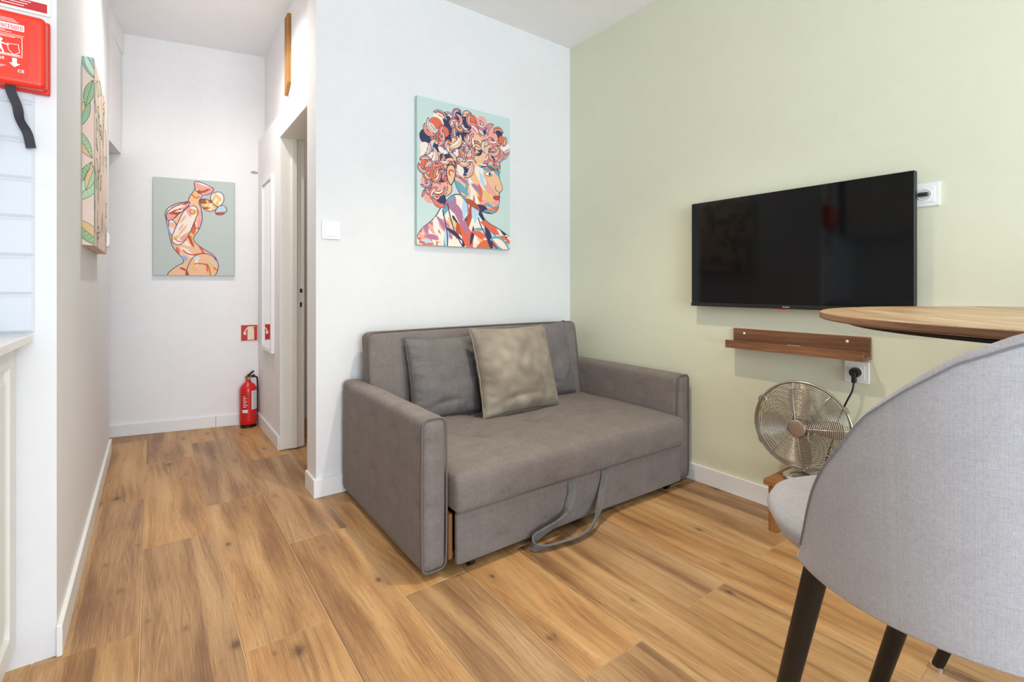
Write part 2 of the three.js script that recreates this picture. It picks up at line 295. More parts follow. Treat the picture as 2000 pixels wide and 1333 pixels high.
const sofaCloth = clothMat([124, 115, 111], { threads: 150, spread: 0.07, blotch: 0.1, metres: 0.22, sheen: 0.35, sheenColor: [0.55, 0.52, 0.5], z: 2 });
{
  const t = thing('sofa_bed', 'grey brown fabric sofa bed with square arms and a pull-out drawer', 'sofa', [-1.528, 0, 0.02], -0.008);
  const W = 1.508, AW = 0.097, AD = 0.897, pip = std(0x6f655f, 0.9);
  for (const [side, x0] of [['l', 0], ['r', W - AW]]) {
    const g = softBox(AW, 0.532, AD, 0.03, [12, 34, 50], (v) => { v.x += 0.004 * nz(v.z * 6, v.y * 7, x0) * (Math.abs(v.x) / AW); v.y += v.y > 0.2 ? 0.004 * nz(v.z * 5, 3, x0) : 0; });
    g.translate(x0 + AW / 2, 0.286, AD / 2); const a = obj('arm', g, sofaCloth, t);
    const z = AD - 0.006, e = 0.004, r = 0.024, xl = x0 + e, xr = x0 + AW - e, yt = 0.552 - e, c = [];
    const yb = 0.024; for (const [qx, qy, a0] of [[xr - r, yt - r, 0], [xl + r, yt - r, 90], [xl + r, yb + r, 180], [xr - r, yb + r, 270]]) for (let k = 0; k <= 4; k++) { const q = rad(a0 + k * 22.5); c.push(V(qx + r * Math.cos(q), qy + r * Math.sin(q), z)); }
    obj('piping', tube(c, 0.004, 160, true), pip, a);
  }
  { // reclined backrest
    const w = W - 2 * AW + 0.03, h = 0.48, g = softBox(w, h, 0.105, 0.03, [60, 26, 8], (v) => { if (v.z > 0) v.z += 0.006 * nz(v.x * 5, v.y * 6, 4); });
    const tilt = new THREE.Matrix4().makeRotationX(-0.14); g.applyMatrix4(tilt); g.translate(W / 2, 0.545, 0.112); const b = obj('backrest', g, sofaCloth, t);
    const c = [], hx = w / 2 - 0.008, hy = h / 2 - 0.008, r = 0.03, zz = 0.045;
    for (const [sx, sy, a0] of [[1, 1, 0], [-1, 1, 90], [-1, -1, 180], [1, -1, 270]]) for (let k = 0; k <= 4; k++) { const a = rad(a0 + k * 22.5); c.push(V(sx * (hx - r) + r * Math.cos(a), sy * (hy - r) + r * Math.sin(a), zz)); }
    const p = tube(c, 0.004, 220, true); p.applyMatrix4(tilt); p.translate(W / 2, 0.545, 0.112); obj('piping', p, pip, b);
  }
  { // thick seat mattress with tufted dimples
    const x0 = AW + 0.012, x1 = W - AW - 0.001, w = x1 - x0, d = 0.812, h = 0.14, tufts = [[-0.35, 0.02], [0.0, 0.0], [0.365, 0.02], [-0.17, -0.24], [0.2, -0.24]];
    const g = softBox(w, h, d, 0.024, [110, 12, 76], (v) => {
      if (v.y > 0) {
        const top = (v.y + h / 2) / h; let k = 0.014 * (1 - (2 * v.x / w) ** 4) * (1 - (2 * v.z / d) ** 6);
        for (const [tx, tz] of tufts) { const dx = v.x - tx, dz = v.z - tz, q = Math.hypot(dx, dz); k -= 0.02 * Math.exp(-q * q / 0.0009) + 0.016 * Math.exp(-q * q / 0.011); const a = Math.atan2(dz, dx); k -= 0.007 * Math.exp(-q * q / 0.02) * Math.max(0, Math.cos(2 * a + tx * 9)) ** 14; }
        k += 0.004 * nz(v.x * 4, v.z * 4, 5) - 0.03 * Math.max(0, v.z - 0.15) ** 1.5; v.y += k * top;
      }
      if (v.z > 0.3) v.z += 0.008 * nz(v.x * 3, v.y * 8, 9) + 0.006 * (1 - (v.y / (h / 2)) ** 2);
    });
    g.translate((x0 + x1) / 2, 0.283, 0.128 + d / 2); obj('seat_mattress', g, sofaCloth, t);
  }
  const raw = std(0x80542e, 0.75);
  obj('drawer_box', [span(AW + 0.002, AW + 0.016, 0.05, 0.208, 0.25, 0.9), span(W - AW - 0.016, W - AW - 0.002, 0.05, 0.208, 0.25, 0.9), span(AW + 0.016, W - AW - 0.016, 0.05, 0.062, 0.25, 0.88)], raw, t);
  { const g = softBox(W - 2 * AW - 0.034, 0.184, 0.03, 0.012, [70, 14, 3], (v) => { v.z += 0.004 * nz(v.x * 4, v.y * 5, 12); }); g.translate(W / 2 + 0.008, 0.12, 0.907); obj('drawer_front', g, sofaCloth, t); }
  for (const [x, z] of [[0.05, 0.82], [0.05, 0.1], [W - 0.05, 0.82], [W - 0.05, 0.1]]) obj('foot', cyl(0.02, 0.024, 0, 0.03, 18, x, z), M.dark, t);
  for (const x of [0.19, W - 0.19]) { const g = [new THREE.CylinderGeometry(0.02, 0.02, 0.022, 18).rotateZ(Math.PI / 2).translate(x, 0.02, 0.89), span(x - 0.018, x + 0.018, 0.024, 0.05, 0.866, 0.9)]; obj('caster', g, M.dark, t); }
  // pull strap hanging from under the mattress and folding on the floor
  const wp = [[-0.884, 0.222, 0.93], [-0.886, 0.2, 0.956], [-0.893, 0.15, 0.962], [-0.92, 0.105, 0.968], [-0.985, 0.07, 0.975], [-1.055, 0.055, 0.975], [-1.1, 0.038, 0.972], [-1.108, 0.02, 0.985], [-1.075, 0.014, 1.0], [-1.0, 0.015, 1.013], [-0.92, 0.016, 1.024], [-0.85, 0.024, 1.02], [-0.79, 0.045, 1.0], [-0.745, 0.085, 0.978], [-0.71, 0.14, 0.962], [-0.69, 0.2, 0.956], [-0.684, 0.222, 0.93]];
  const ww = [[1, 0.05, 0.3], [1, 0.1, 0.4], [0.9, 0.35, 0.45], [0.7, 0.6, 0.4], [0.3, 0.8, 0.4], [0, 0.9, 0.3], [0, 0.95, 0.2], [0.1, 0.9, 0.3], [0, 0.7, 0.6], [0, 0.5, 0.8], [0, 0.6, 0.7], [-0.1, 0.8, 0.5], [-0.4, 0.8, 0.3], [-0.6, 0.6, -0.2], [-0.9, 0.4, -0.45], [-1, 0.2, -0.5], [-1, 0.1, -0.4]];
  t.updateMatrixWorld(true); const inv = t.matrixWorld.clone().invert(), wrap = ribbon(wp.map((p) => V(...p).applyMatrix4(inv)), ww.map((p) => V(...p)), 0.034, 0.007, 130);
  obj('pull_strap', wrap, clothMat([112, 108, 107], { threads: 80, spread: 0.12, blotch: 0.05, metres: 0.1, z: 6 }), t);
}
// ---------------------------------------------------------------- cushions
function pillowGeo(w, h, th, s, amp = 1) {
  const n = 44, pos = [], uv = [], idx = [], f = (u) => Math.sqrt(Math.max(0, 1 - Math.abs(u) ** 3.2));
  for (const side of [1, -1]) for (let j = 0; j <= n; j++) for (let i = 0; i <= n; i++) {
    const u = i / n * 2 - 1, v = j / n * 2 - 1, e = Math.min(1 - Math.abs(u), 1 - Math.abs(v));
    const x = w / 2 * u * (1 - 0.055 * (1 - v * v) * Math.abs(u)), y = h / 2 * v * (1 - 0.055 * (1 - u * u) * Math.abs(v));
    const edge = Math.exp(-e * 7) * (e > 0.001 ? 1 : 0);
    let z = th / 2 * f(u) * f(v);
    z += amp * (0.012 * nz(u * 1.7, v * 1.7, s + side) + 0.005 * nz(u * 5, v * 4, s + 7) + 0.0075 * edge * Math.sin(26 * (Math.abs(u) > Math.abs(v) ? v : u) + 4 * nz(u * 3, v * 3, s))) * Math.min(1, e * 8);
    const fold = amp * 0.014 * Math.exp(-(((v + 0.62 + 0.25 * u * u) / 0.07) ** 2)) * Math.exp(-((u + 0.2) ** 2) / 0.2); z -= fold;
    pos.push(x, y, side * z); uv.push(x, y);
  }
  const N = (n + 1) * (n + 1);
  for (let k = 0; k < 2; k++) for (let j = 0; j < n; j++) for (let i = 0; i < n; i++) { const a = k * N + j * (n + 1) + i, b = a + 1, c = a + n + 1, d = c + 1; if (k) idx.push(a, c, b, b, c, d); else idx.push(a, b, c, b, d, c); }
  const g = new THREE.BufferGeometry(); g.setAttribute('position', new THREE.Float32BufferAttribute(pos, 3)); g.setAttribute('uv', new THREE.Float32BufferAttribute(uv, 2)); g.setIndex(idx); return smoothNormals(g);
}
function cushion(label, mat, w, h, th, [bx, by, bz], lean, turn, roll, s, seam) {
  const t = thing('cushion', label, 'cushion', [bx, by, bz], turn, 'cushions on the sofa bed'), inner = new THREE.Matrix4().makeRotationX(-lean).multiply(new THREE.Matrix4().makeRotationZ(roll)).multiply(new THREE.Matrix4().makeTranslation(0, h / 2, 0));
  const g = pillowGeo(w, h, th, s); g.applyMatrix4(inner); const c = obj('cover', g, mat, t);
  const pts = []; for (let k = 0; k < 64; k++) { const q = k / 16, m = Math.floor(q), a = (q - m) * 2 - 1, [u, v] = [[a, -1], [1, a], [-a, 1], [-1, -a]][m]; pts.push(V(w / 2 * u * (1 - 0.055 * (1 - v * v) * Math.abs(u)), h / 2 * v * (1 - 0.055 * (1 - u * u) * Math.abs(v)), 0.0015 * Math.sin(k * 1.9)).applyMatrix4(inner)); }
  obj('seam', tube(pts, seam, 200, true, 6), mat, c); return t;
}
const greyCloth = clothMat([113, 108, 107], { threads: 130, spread: 0.08, blotch: 0.07, metres: 0.2, sheen: 0.3, sheenColor: [0.55, 0.55, 0.58], z: 8 });
const velvet = (() => {
  const m = clothMat([146, 135, 121], { threads: 200, spread: 0.025, blotch: 0.26, metres: 0.6, sheen: 0.8, sheenColor: [0.75, 0.7, 0.6], rough: 0.8, z: 14 }); m.sheenRoughness = 0.35; return m;
})();
cushion('plain grey cushion at the arm end, left of the velvet cushion', greyCloth, 0.41, 0.41, 0.13, [-1.075, 0.352, 0.285], 0.27, 0.06, -0.02, 3, 0.002);
cushion('plain grey cushion half hidden behind the velvet cushion', greyCloth, 0.42, 0.44, 0.12, [-0.40, 0.352, 0.25], 0.2, -0.05, 0.05, 21, 0.002);
cushion('olive beige velvet cushion standing in front of the other two', velvet, 0.5, 0.455, 0.15, [-0.725, 0.352, 0.43], 0.3, 0.03, -0.01, 33, 0.0035);

// ---------------------------------------------------------------- television
{
  const z0 = 0.962, z1 = 1.864, y0 = 0.905, y1 = 1.421, t = thing('television', 'flat black television mounted on the green wall', 'television', [-0.03, y0, (z0 + z1) / 2]);
  const hw = (z1 - z0) / 2, h = y1 - y0;
  obj('housing', rspan(-0.03, 0.0, 0, h, -hw, hw, 0.004), M.dark, t);
  obj('screen', span(-0.0335, -0.0305, 0.018, h - 0.003, -hw + 0.003, hw - 0.003), new THREE.MeshPhysicalMaterial({ color: 0x030304, roughness: 0.06, specularIntensity: 0.6 }), t);
  obj('bezel', rspan(-0.036, -0.03, 0, 0.017, -hw, hw, 0.002), std(0x141416, 0.4), t);
  obj('wall_mount', span(0.0, 0.03, 0.12, 0.38, -0.15, 0.15), M.black, t);
  const logo = painted(256, 48, (x) => { x.fillStyle = '#141416'; x.fillRect(0, 0, 256, 48); x.fillStyle = '#d9d9d9'; x.font = 'bold 40px sans-serif'; x.textAlign = 'center'; x.fillText('Hisense', 128, 38); });
  const lg = new THREE.PlaneGeometry(0.05, 0.0085); lg.rotateY(-Math.PI / 2); lg.translate(-0.0364, 0.0085, 0.01);
  obj('lettering', lg, new THREE.MeshStandardMaterial({ map: logo, roughness: 0.5 }), t);
  const red = new THREE.MeshStandardMaterial({ color: 0x551010, emissive: 0xff1a10, emissiveIntensity: 1.2 });
  obj('standby_light', [rspan(-0.034, -0.03, -0.006, -0.0005, -0.025, -0.012, 0.001), rspan(-0.034, -0.03, -0.006, -0.0005, -0.008, 0.005, 0.001)], red, t);
}
// ---------------------------------------------------------------- wall shelf under the television
const walnut = (s, w = 0.12, l = 0.7, c = 1.2) => { const t = woodTex(192, 1024, w, l, s, { pale: [150, 104, 70], mid: [120, 78, 50], deep: [88, 54, 34], knots: 0, strips: 0.05, contrast: c }); t.repeat.set(1 / w, 1 / l); t.offset.set(0.3, 0.5); return t; };
function along(g, axis) { // uv: u across, v along the given axis
  const p = g.attributes.position, n = g.attributes.normal, uv = new Float32Array(p.count * 2), A = ['x', 'y', 'z'].indexOf(axis);
  for (let i = 0; i < p.count; i++) { const q = [p.getX(i), p.getY(i), p.getZ(i)], m = [Math.abs(n.getX(i)), Math.abs(n.getY(i)), Math.abs(n.getZ(i))]; const o = [0, 1, 2].filter((k) => k !== A); uv[2 * i] = m[o[0]] > m[o[1]] ? q[o[1]] : q[o[0]]; if (m[A] > 0.7) uv[2 * i] = q[o[0]] + q[o[1]]; uv[2 * i + 1] = q[A]; }
  g.setAttribute('uv', new THREE.BufferAttribute(uv, 2)); return g;
}
{
  const m = new THREE.MeshStandardMaterial({ map: walnut(5), roughness: 0.5 }), t = thing('wall_shelf', 'narrow walnut picture ledge screwed to the green wall', 'shelf', [0, 0.715, 1.435]), h = 0.279;
  obj('back_board', along(rspan(-0.012, 0, 0, 0.088, -h, h, 0.0015), 'z'), m, t);
  obj('ledge', along(rspan(-0.073, -0.012, 0.0, 0.012, -h, h, 0.0015), 'z'), m, t);
  obj('front_lip', along(rspan(-0.085, -0.073, 0, 0.036, -h, h, 0.0015), 'z'), m, t);
  for (const z of [-0.225, 0.2]) obj('screw', new THREE.SphereGeometry(0.006, 14, 8).scale(0.35, 1, 1).translate(-0.0125, 0.066, z), M.plastic, t);
  const r = thing('remote_control', 'slim black remote control lying in the walnut ledge', 'remote', [-0.045, 0.727, 1.42]);
  obj('body', rspan(-0.018, 0.018, 0, 0.017, -0.085, 0.085, 0.006), M.dark, r); obj('key', rspan(-0.009, 0.006, 0.016, 0.0215, 0.0, 0.05, 0.002), M.plastic, r);
}
// ---------------------------------------------------------------- sockets, plugs, switches
function plate(name, label, cat, pos, face, s, group) { // square plate whose front looks along +z before the turn
  const t = thing(name, label, cat, pos, face, group);
  obj('plate', rspan(-s / 2, s / 2, -s / 2, s / 2, 0, 0.009, 0.003), M.plastic, t); return t;
}
for (const [label, y, z] of [['white wall socket right beside the television', 1.335, 1.879], ['white wall socket below the walnut ledge', 0.661, 1.666]]) {
  const t = plate('wall_socket', label, 'socket', [0, y, z], -Math.PI / 2, 0.086, 'wall sockets on the green wall');
  obj('insert', rspan(-0.029, 0.029, -0.029, 0.029, 0.009, 0.0115, 0.002), M.plastic, t);
  obj('well', new THREE.TorusGeometry(0.0205, 0.0022, 8, 32).translate(0, 0, 0.0115), M.plastic, t);
  obj('recess', new THREE.CylinderGeometry(0.0195, 0.0195, 0.001, 30).rotateX(Math.PI / 2).translate(0, 0, 0.0121), std(0xd9d9d8, 0.5), t);
}
{ // plugs and cords
  const p = thing('power_cord', 'black plug and cord of the fan in the lower wall socket', 'cord', [-0.0125, 0.661, 1.666]);
  obj('plug', [new THREE.CylinderGeometry(0.018, 0.0185, 0.022, 26).rotateZ(Math.PI / 2).translate(-0.011, 0, 0), rspan(-0.03, -0.012, -0.04, 0.006, -0.008, 0.008, 0.005)], M.dark, p);
  obj('cord', tube([V(-0.024, -0.038, 0), V(-0.026, -0.07, -0.004), V(-0.028, -0.115, -0.022), V(-0.026, -0.155, -0.038), V(-0.025, -0.22, -0.06), V(-0.03, -0.33, -0.085), V(-0.045, -0.42, -0.11), V(-0.065, -0.432, -0.13)], 0.0034, 60), M.dark, p);
  const q = thing('power_cord', 'dark flat plug and cord of the television in the upper wall socket', 'cord', [-0.0125, 1.335, 1.879]);
  obj('plug', [rspan(-0.016, 0, -0.007, 0.007, -0.016, 0.014, 0.004)], std(0x2b2b2f, 0.4), q);
  obj('cord', tube([V(-0.013, -0.002, -0.012), V(-0.014, -0.012, -0.03), V(-0.01, -0.022, -0.048), V(-0.004, -0.05, -0.08)], 0.0028, 30), std(0x3a3a3e, 0.5), q);
}
{ const t = plate('light_switch', 'white light switch on the wall between the doorway and the curly head painting', 'switch', [-1.5715, 1.274, 0], 0, 0.087); obj('rocker', rspan(-0.03, 0.03, -0.03, 0.03, 0.008, 0.0125, 0.003), M.plastic, t); }
{ const t = plate('light_switch', 'white light switch at the far end of the corridor wall beyond the leaf painting', 'switch', [-2.475, 1.27, -1.22], Math.PI / 2, 0.08); obj('rocker', rspan(-0.028, 0.028, -0.028, 0.028, 0.008, 0.0125, 0.003), M.plastic, t); }

// ---------------------------------------------------------------- paintings
const weave = dataTex(256, 256, (x, y) => { const k = 128 + 50 * Math.sin(x * Math.PI / 2) * Math.sin(y * Math.PI / 2); return [k, k, k]; }, false);
const canvasMat = (tex) => new THREE.MeshStandardMaterial({ map: tex, roughness: 0.75, bumpMap: rep(weave, 0.25), bumpScale: 0.0001 });
const PAL = { coral: '#e56d50', peach: '#f5c199', cream: '#fbe9da', navy: '#35385a', teal: '#6fa9b6', sky: '#b9d8ea', mauve: '#b77a9c', rust: '#bf5637', gold: '#eec478', pink: '#f0a79c' };
const pick = (R, list) => PAL[list[Math.floor(R() * list.length)]];
const lcg = (s) => { let q = s >>> 0; return () => { q = (q * 1664525 + 1013904223) >>> 0; return q / 4294967296; }; };
function poly(x, pts, w, h, close = true) { // smooth closed curve through points given as shares of the canvas
  const n = pts.length, P = pts.map(([a, b]) => [a * w, b * h]); x.beginPath();
  if (!close) { x.moveTo(...P[0]); for (let i = 1; i < n - 1; i++) x.quadraticCurveTo(...P[i], (P[i][0] + P[i + 1][0]) / 2, (P[i][1] + P[i + 1][1]) / 2); x.lineTo(...P[n - 1]); return; }
  const mid = (i) => [(P[i % n][0] + P[(i + 1) % n][0]) / 2, (P[i % n][1] + P[(i + 1) % n][1]) / 2]; x.moveTo(...mid(n - 1));
  for (let i = 0; i < n; i++) x.quadraticCurveTo(...P[i], ...mid(i)); x.closePath();
}
function straight(x, pts, w, h) { x.beginPath(); pts.forEach(([a, b], i) => (i ? x.lineTo(a * w, b * h) : x.moveTo(a * w, b * h))); x.closePath(); }
function blotches(x, R, n, box, cols, w, h, s0, s1, turn) {
  for (let i = 0; i < n; i++) {
    const cx = (box[0] + R() * (box[2] - box[0])) * w, cy = (box[1] + R() * (box[3] - box[1])) * h, l = (s0 + R() * (s1 - s0)) * w, k = l * (0.2 + R() * 0.3);
    x.save(); x.translate(cx, cy); x.rotate(turn + (R() - 0.5) * 1.6); x.fillStyle = pick(R, cols); x.beginPath(); x.moveTo(-l, 0); x.quadraticCurveTo(-l * 0.3, -k * 2, l, -k * 0.3); x.quadraticCurveTo(l * 0.2, k * 0.7, -l, 0); x.fill(); x.restore();
  }
}
function lock(x, R, cx, cy, r, a0) { // a tapering crescent of hair with a lighter and a darker stroke inside
  const dir = R() < 0.5 ? 1 : -1, sweep = 2.3 + R() * 1.3, moon = (k, t, fill, edge) => {
    x.beginPath(); const n = 18; for (let i = 0; i <= n; i++) { const a = a0 + dir * sweep * i / n; x[i ? 'lineTo' : 'moveTo'](cx + Math.cos(a) * r * k, cy + Math.sin(a) * r * k); }
    for (let i = n; i >= 0; i--) { const q = i / n, a = a0 + dir * sweep * q, m = k - t * Math.sin(q * Math.PI) ** 0.7; x.lineTo(cx + Math.cos(a) * r * m, cy + Math.sin(a) * r * m); }
    x.closePath(); x.fillStyle = fill; x.fill(); if (edge) { x.strokeStyle = PAL.navy; x.lineWidth = edge; x.lineJoin = 'round'; x.stroke(); } };
  moon(1, 0.62, pick(R, ['cream', 'peach', 'cream', 'cream', 'pink']), 4); moon(0.9, 0.24, pick(R, ['coral', 'rust', 'pink', 'peach', 'mauve']), 0); moon(0.62, 0.14, pick(R, ['sky', 'cream', 'gold', 'coral', 'cream']), 0);
}
const headTex = painted(660, 860, (x, w, h) => {          // curly-haired head in profile, in loose patches of colour
  const R = lcg(77); x.fillStyle = '#c9dcd6'; x.fillRect(0, 0, w, h);
  const line = (lw = 5) => { x.strokeStyle = PAL.navy; x.lineWidth = lw; x.lineJoin = 'round'; x.stroke(); };
  // shoulders and neck
  x.fillStyle = PAL.cream; poly(x, [[0.24, 0.72], [0.17, 0.82], [0.02, 0.9], [-0.05, 1.05], [1.05, 1.05], [1.05, 0.93], [0.9, 0.86], [0.7, 0.8], [0.66, 0.72], [0.4, 0.6]], w, h); x.fill(); line(6);
  x.save(); x.clip(); blotches(x, R, 26, [0, 0.86, 0.3, 1], ['cream', 'sky', 'pink', 'coral', 'mauve'], w, h, 0.05, 0.12, 0.8); blotches(x, R, 34, [0.25, 0.68, 0.66, 1], ['coral', 'rust', 'navy', 'teal', 'peach', 'sky', 'mauve', 'gold', 'cream'], w, h, 0.06, 0.17, 1.3); blotches(x, R, 26, [0.66, 0.85, 1, 1], ['coral', 'navy', 'teal', 'peach', 'cream', 'sky'], w, h, 0.06, 0.14, 0.5);
  x.strokeStyle = PAL.navy; for (const q of [[[0.3, 0.7], [0.34, 0.86], [0.46, 1]], [[0.63, 0.78], [0.67, 0.88], [0.85, 1]], [[0.25, 0.75], [0.3, 0.9], [0.3, 1]]]) { x.lineWidth = 7; poly(x, q, w, h, false); x.stroke(); } x.restore();
  // face
  const face = [[0.42, 0.36], [0.62, 0.28], [0.84, 0.3], [0.885, 0.36], [0.88, 0.42], [0.865, 0.455], [0.9, 0.51], [0.915, 0.55], [0.885, 0.57], [0.865, 0.583], [0.882, 0.605], [0.87, 0.622], [0.878, 0.642], [0.86, 0.66], [0.868, 0.69], [0.83, 0.73], [0.76, 0.745], [0.64, 0.73], [0.5, 0.68], [0.4, 0.6], [0.36, 0.5]];
  x.fillStyle = PAL.peach; poly(x, face, w, h); x.fill(); line(6); x.save(); x.clip();
  blotches(x, R, 26, [0.4, 0.38, 0.9, 0.74], ['cream', 'cream', 'peach', 'pink', 'gold'], w, h, 0.06, 0.16, 0.9); blotches(x, R, 22, [0.38, 0.5, 0.7, 0.76], ['coral', 'rust', 'teal', 'navy', 'mauve', 'peach', 'sky'], w, h, 0.05, 0.13, 0.9); blotches(x, R, 9, [0.68, 0.34, 0.88, 0.44], ['coral', 'teal', 'navy', 'rust'], w, h, 0.04, 0.1, 0.4); blotches(x, R, 7, [0.7, 0.66, 0.86, 0.74], ['coral', 'teal', 'pink'], w, h, 0.04, 0.09, -0.2);
  x.restore();
  x.strokeStyle = PAL.navy; x.lineWidth = 6; poly(x, [[0.66, 0.41], [0.74, 0.385], [0.83, 0.415]], w, h, false); x.stroke(); // brow
  x.fillStyle = '#fff'; poly(x, [[0.69, 0.45], [0.75, 0.43], [0.8, 0.45], [0.75, 0.47]], w, h); x.fill(); x.lineWidth = 4; x.stroke(); x.fillStyle = PAL.navy; x.beginPath(); x.arc(0.76 * w, 0.45 * h, 9, 0, 7); x.fill();
  x.lineWidth = 4; poly(x, [[0.83, 0.53], [0.82, 0.56], [0.86, 0.57]], w, h, false); x.stroke(); x.fillStyle = '#d2433c'; poly(x, [[0.79, 0.615], [0.85, 0.6], [0.885, 0.612], [0.86, 0.635], [0.82, 0.637]], w, h); x.fill(); x.lineWidth = 2.5; x.stroke();
  // hair
  const hair = [[0.12, 0.18], [0.22, 0.1], [0.38, 0.06], [0.58, 0.06], [0.8, 0.1], [0.95, 0.17], [0.98, 0.25], [0.9, 0.31], [0.78, 0.32], [0.66, 0.33], [0.56, 0.4], [0.48, 0.44], [0.42, 0.5], [0.32, 0.48], [0.27, 0.58], [0.26, 0.68], [0.2, 0.73], [0.1, 0.66], [0.08, 0.55], [0.03, 0.44], [0.05, 0.32], [0.06, 0.25]];
  poly(x, hair, w, h); const spots = [];
  for (let i = 0; i < 6000 && spots.length < 96; i++) { const px = R(), py = 0.06 + R() * 0.68, r = 0.055 + R() * 0.045; if (!x.isPointInPath(px * w, py * h) || spots.some(([a, b, c]) => Math.hypot((a - px) * w, (b - py) * h) < (c + r) * w * 0.42)) continue; spots.push([px, py, r]); }
  x.fillStyle = PAL.navy; x.fill(); for (const [px, py, r] of spots) { x.fillStyle = pick(R, ['navy', 'pink', 'coral', 'navy', 'cream', 'peach']); x.beginPath(); x.arc(px * w, py * h, r * w * 0.8, 0, 7); x.fill(); }
  for (const [px, py, r] of spots) lock(x, R, px * w, py * h, r * w, R() * 6.3);
  x.fillStyle = PAL.peach; poly(x, [[0.29, 0.44], [0.36, 0.42], [0.39, 0.48], [0.36, 0.55], [0.33, 0.58], [0.29, 0.52]], w, h); x.fill(); x.strokeStyle = PAL.navy; x.lineWidth = 6; x.stroke(); x.lineWidth = 9; x.strokeStyle = PAL.rust; x.beginPath(); x.arc(0.34 * w, 0.485 * h, 17, 2, 6); x.stroke();
});
const figureTex = painted(520, 700, (x, w, h) => {         // seated figure leaning back, drawn in loose patches of colour
  const R = lcg(5); x.fillStyle = '#c3cbc3'; x.fillRect(0, 0, w, h);
  const part = (pts, base, n, cols, box, turn) => { x.fillStyle = base; poly(x, pts, w, h); x.fill(); x.save(); x.clip(); blotches(x, R, n, box, cols, w, h, 0.05, 0.13, turn); x.restore(); poly(x, pts, w, h); x.strokeStyle = '#4a4c70'; x.lineWidth = 5; x.stroke(); };
  const skin = ['peach', 'cream', 'coral', 'pink', 'gold', 'cream', 'rust'];
  part([[0.5, 0.02], [0.51, 0.1], [0.43, 0.18], [0.42, 0.25], [0.31, 0.24], [0.13, 0.33], [0.16, 0.46], [0.2, 0.62], [0.23, 0.72], [0.4, 0.86], [0.28, 0.9], [0.12, 1.02], [0.4, 1.06], [0.72, 1.04], [0.8, 0.9], [0.76, 0.79], [0.6, 0.72], [0.49, 0.65], [0.48, 0.6], [0.56, 0.52], [0.6, 0.4], [0.58, 0.29], [0.54, 0.23], [0.6, 0.155], [0.6, 0.06]], PAL.peach, 64, skin, [0.12, 0.08, 0.8, 1], 1.15);
  part([[0.14, 0.36], [0.31, 0.26], [0.44, 0.22], [0.44, 0.27], [0.3, 0.37], [0.18, 0.47]], PAL.pink, 9, ['rust', 'coral', 'cream'], [0.15, 0.25, 0.42, 0.44], -0.5);
  part([[0.17, 0.44], [0.24, 0.42], [0.33, 0.56], [0.3, 0.66], [0.21, 0.6]], PAL.cream, 5, ['peach', 'cream', 'coral'], [0.17, 0.44, 0.33, 0.64], 1.2);
  part([[0.38, 0.3], [0.49, 0.26], [0.555, 0.32], [0.5, 0.43], [0.41, 0.62], [0.31, 0.7], [0.2, 0.65], [0.27, 0.5]], PAL.cream, 14, ['gold', 'peach', 'cream', 'pink'], [0.22, 0.28, 0.52, 0.68], 2.0);
  part([[0.48, 0.01], [0.58, 0.02], [0.68, 0.055], [0.76, 0.085], [0.66, 0.16], [0.52, 0.14]], PAL.pink, 9, ['coral', 'rust', 'cream', 'pink'], [0.48, 0.02, 0.74, 0.15], 0.2);
  part([[0.56, 0.19], [0.7, 0.2], [0.8, 0.27], [0.76, 0.31], [0.66, 0.33], [0.57, 0.27]], PAL.gold, 7, ['gold', 'rust', 'cream'], [0.56, 0.18, 0.8, 0.32], 0.6);
  part([[0.68, 0.17], [0.75, 0.11], [0.85, 0.11], [0.88, 0.2], [0.8, 0.28], [0.74, 0.25]], PAL.cream, 7, ['gold', 'cream', 'rust', 'sky'], [0.68, 0.11, 0.87, 0.28], 1.6);
  part([[0.79, 0.26], [0.87, 0.25], [0.92, 0.295], [0.85, 0.36], [0.74, 0.35]], PAL.gold, 5, ['rust', 'sky', 'cream'], [0.75, 0.25, 0.9, 0.35], 0.6);
  part([[0.36, 1.06], [0.44, 0.84], [0.54, 0.77], [0.7, 0.77], [0.81, 0.87], [0.78, 0.98], [0.68, 1.06]], PAL.peach, 16, ['peach', 'coral', 'cream', 'rust', 'sky', 'gold'], [0.38, 0.78, 0.8, 1], 0.9);
  x.lineCap = 'round'; for (const [c, lw, q] of [['rust', 8, [[0.36, 0.74], [0.42, 0.8], [0.62, 0.76]]], ['coral', 10, [[0.47, 0.16], [0.52, 0.2], [0.56, 0.17]]], ['rust', 7, [[0.5, 0.88], [0.66, 0.86], [0.7, 1]]], ['coral', 7, [[0.26, 0.62], [0.31, 0.67], [0.4, 0.62]]], ['rust', 7, [[0.5, 0.44], [0.49, 0.52], [0.56, 0.5]]]]) { x.strokeStyle = PAL[c]; x.lineWidth = lw; poly(x, q, w, h, false); x.stroke(); }
  x.strokeStyle = PAL.coral; x.lineWidth = 6; x.beginPath(); x.arc(0.47 * w, 0.335 * h, 15, 0, 7); x.stroke();
  x.fillStyle = '#9fb4dc'; poly(x, [[0.16, 0.46], [0.19, 0.5], [0.215, 0.6], [0.185, 0.57]], w, h); x.fill(); poly(x, [[0.31, 0.79], [0.42, 0.81], [0.4, 0.87]], w, h); x.fill();
});
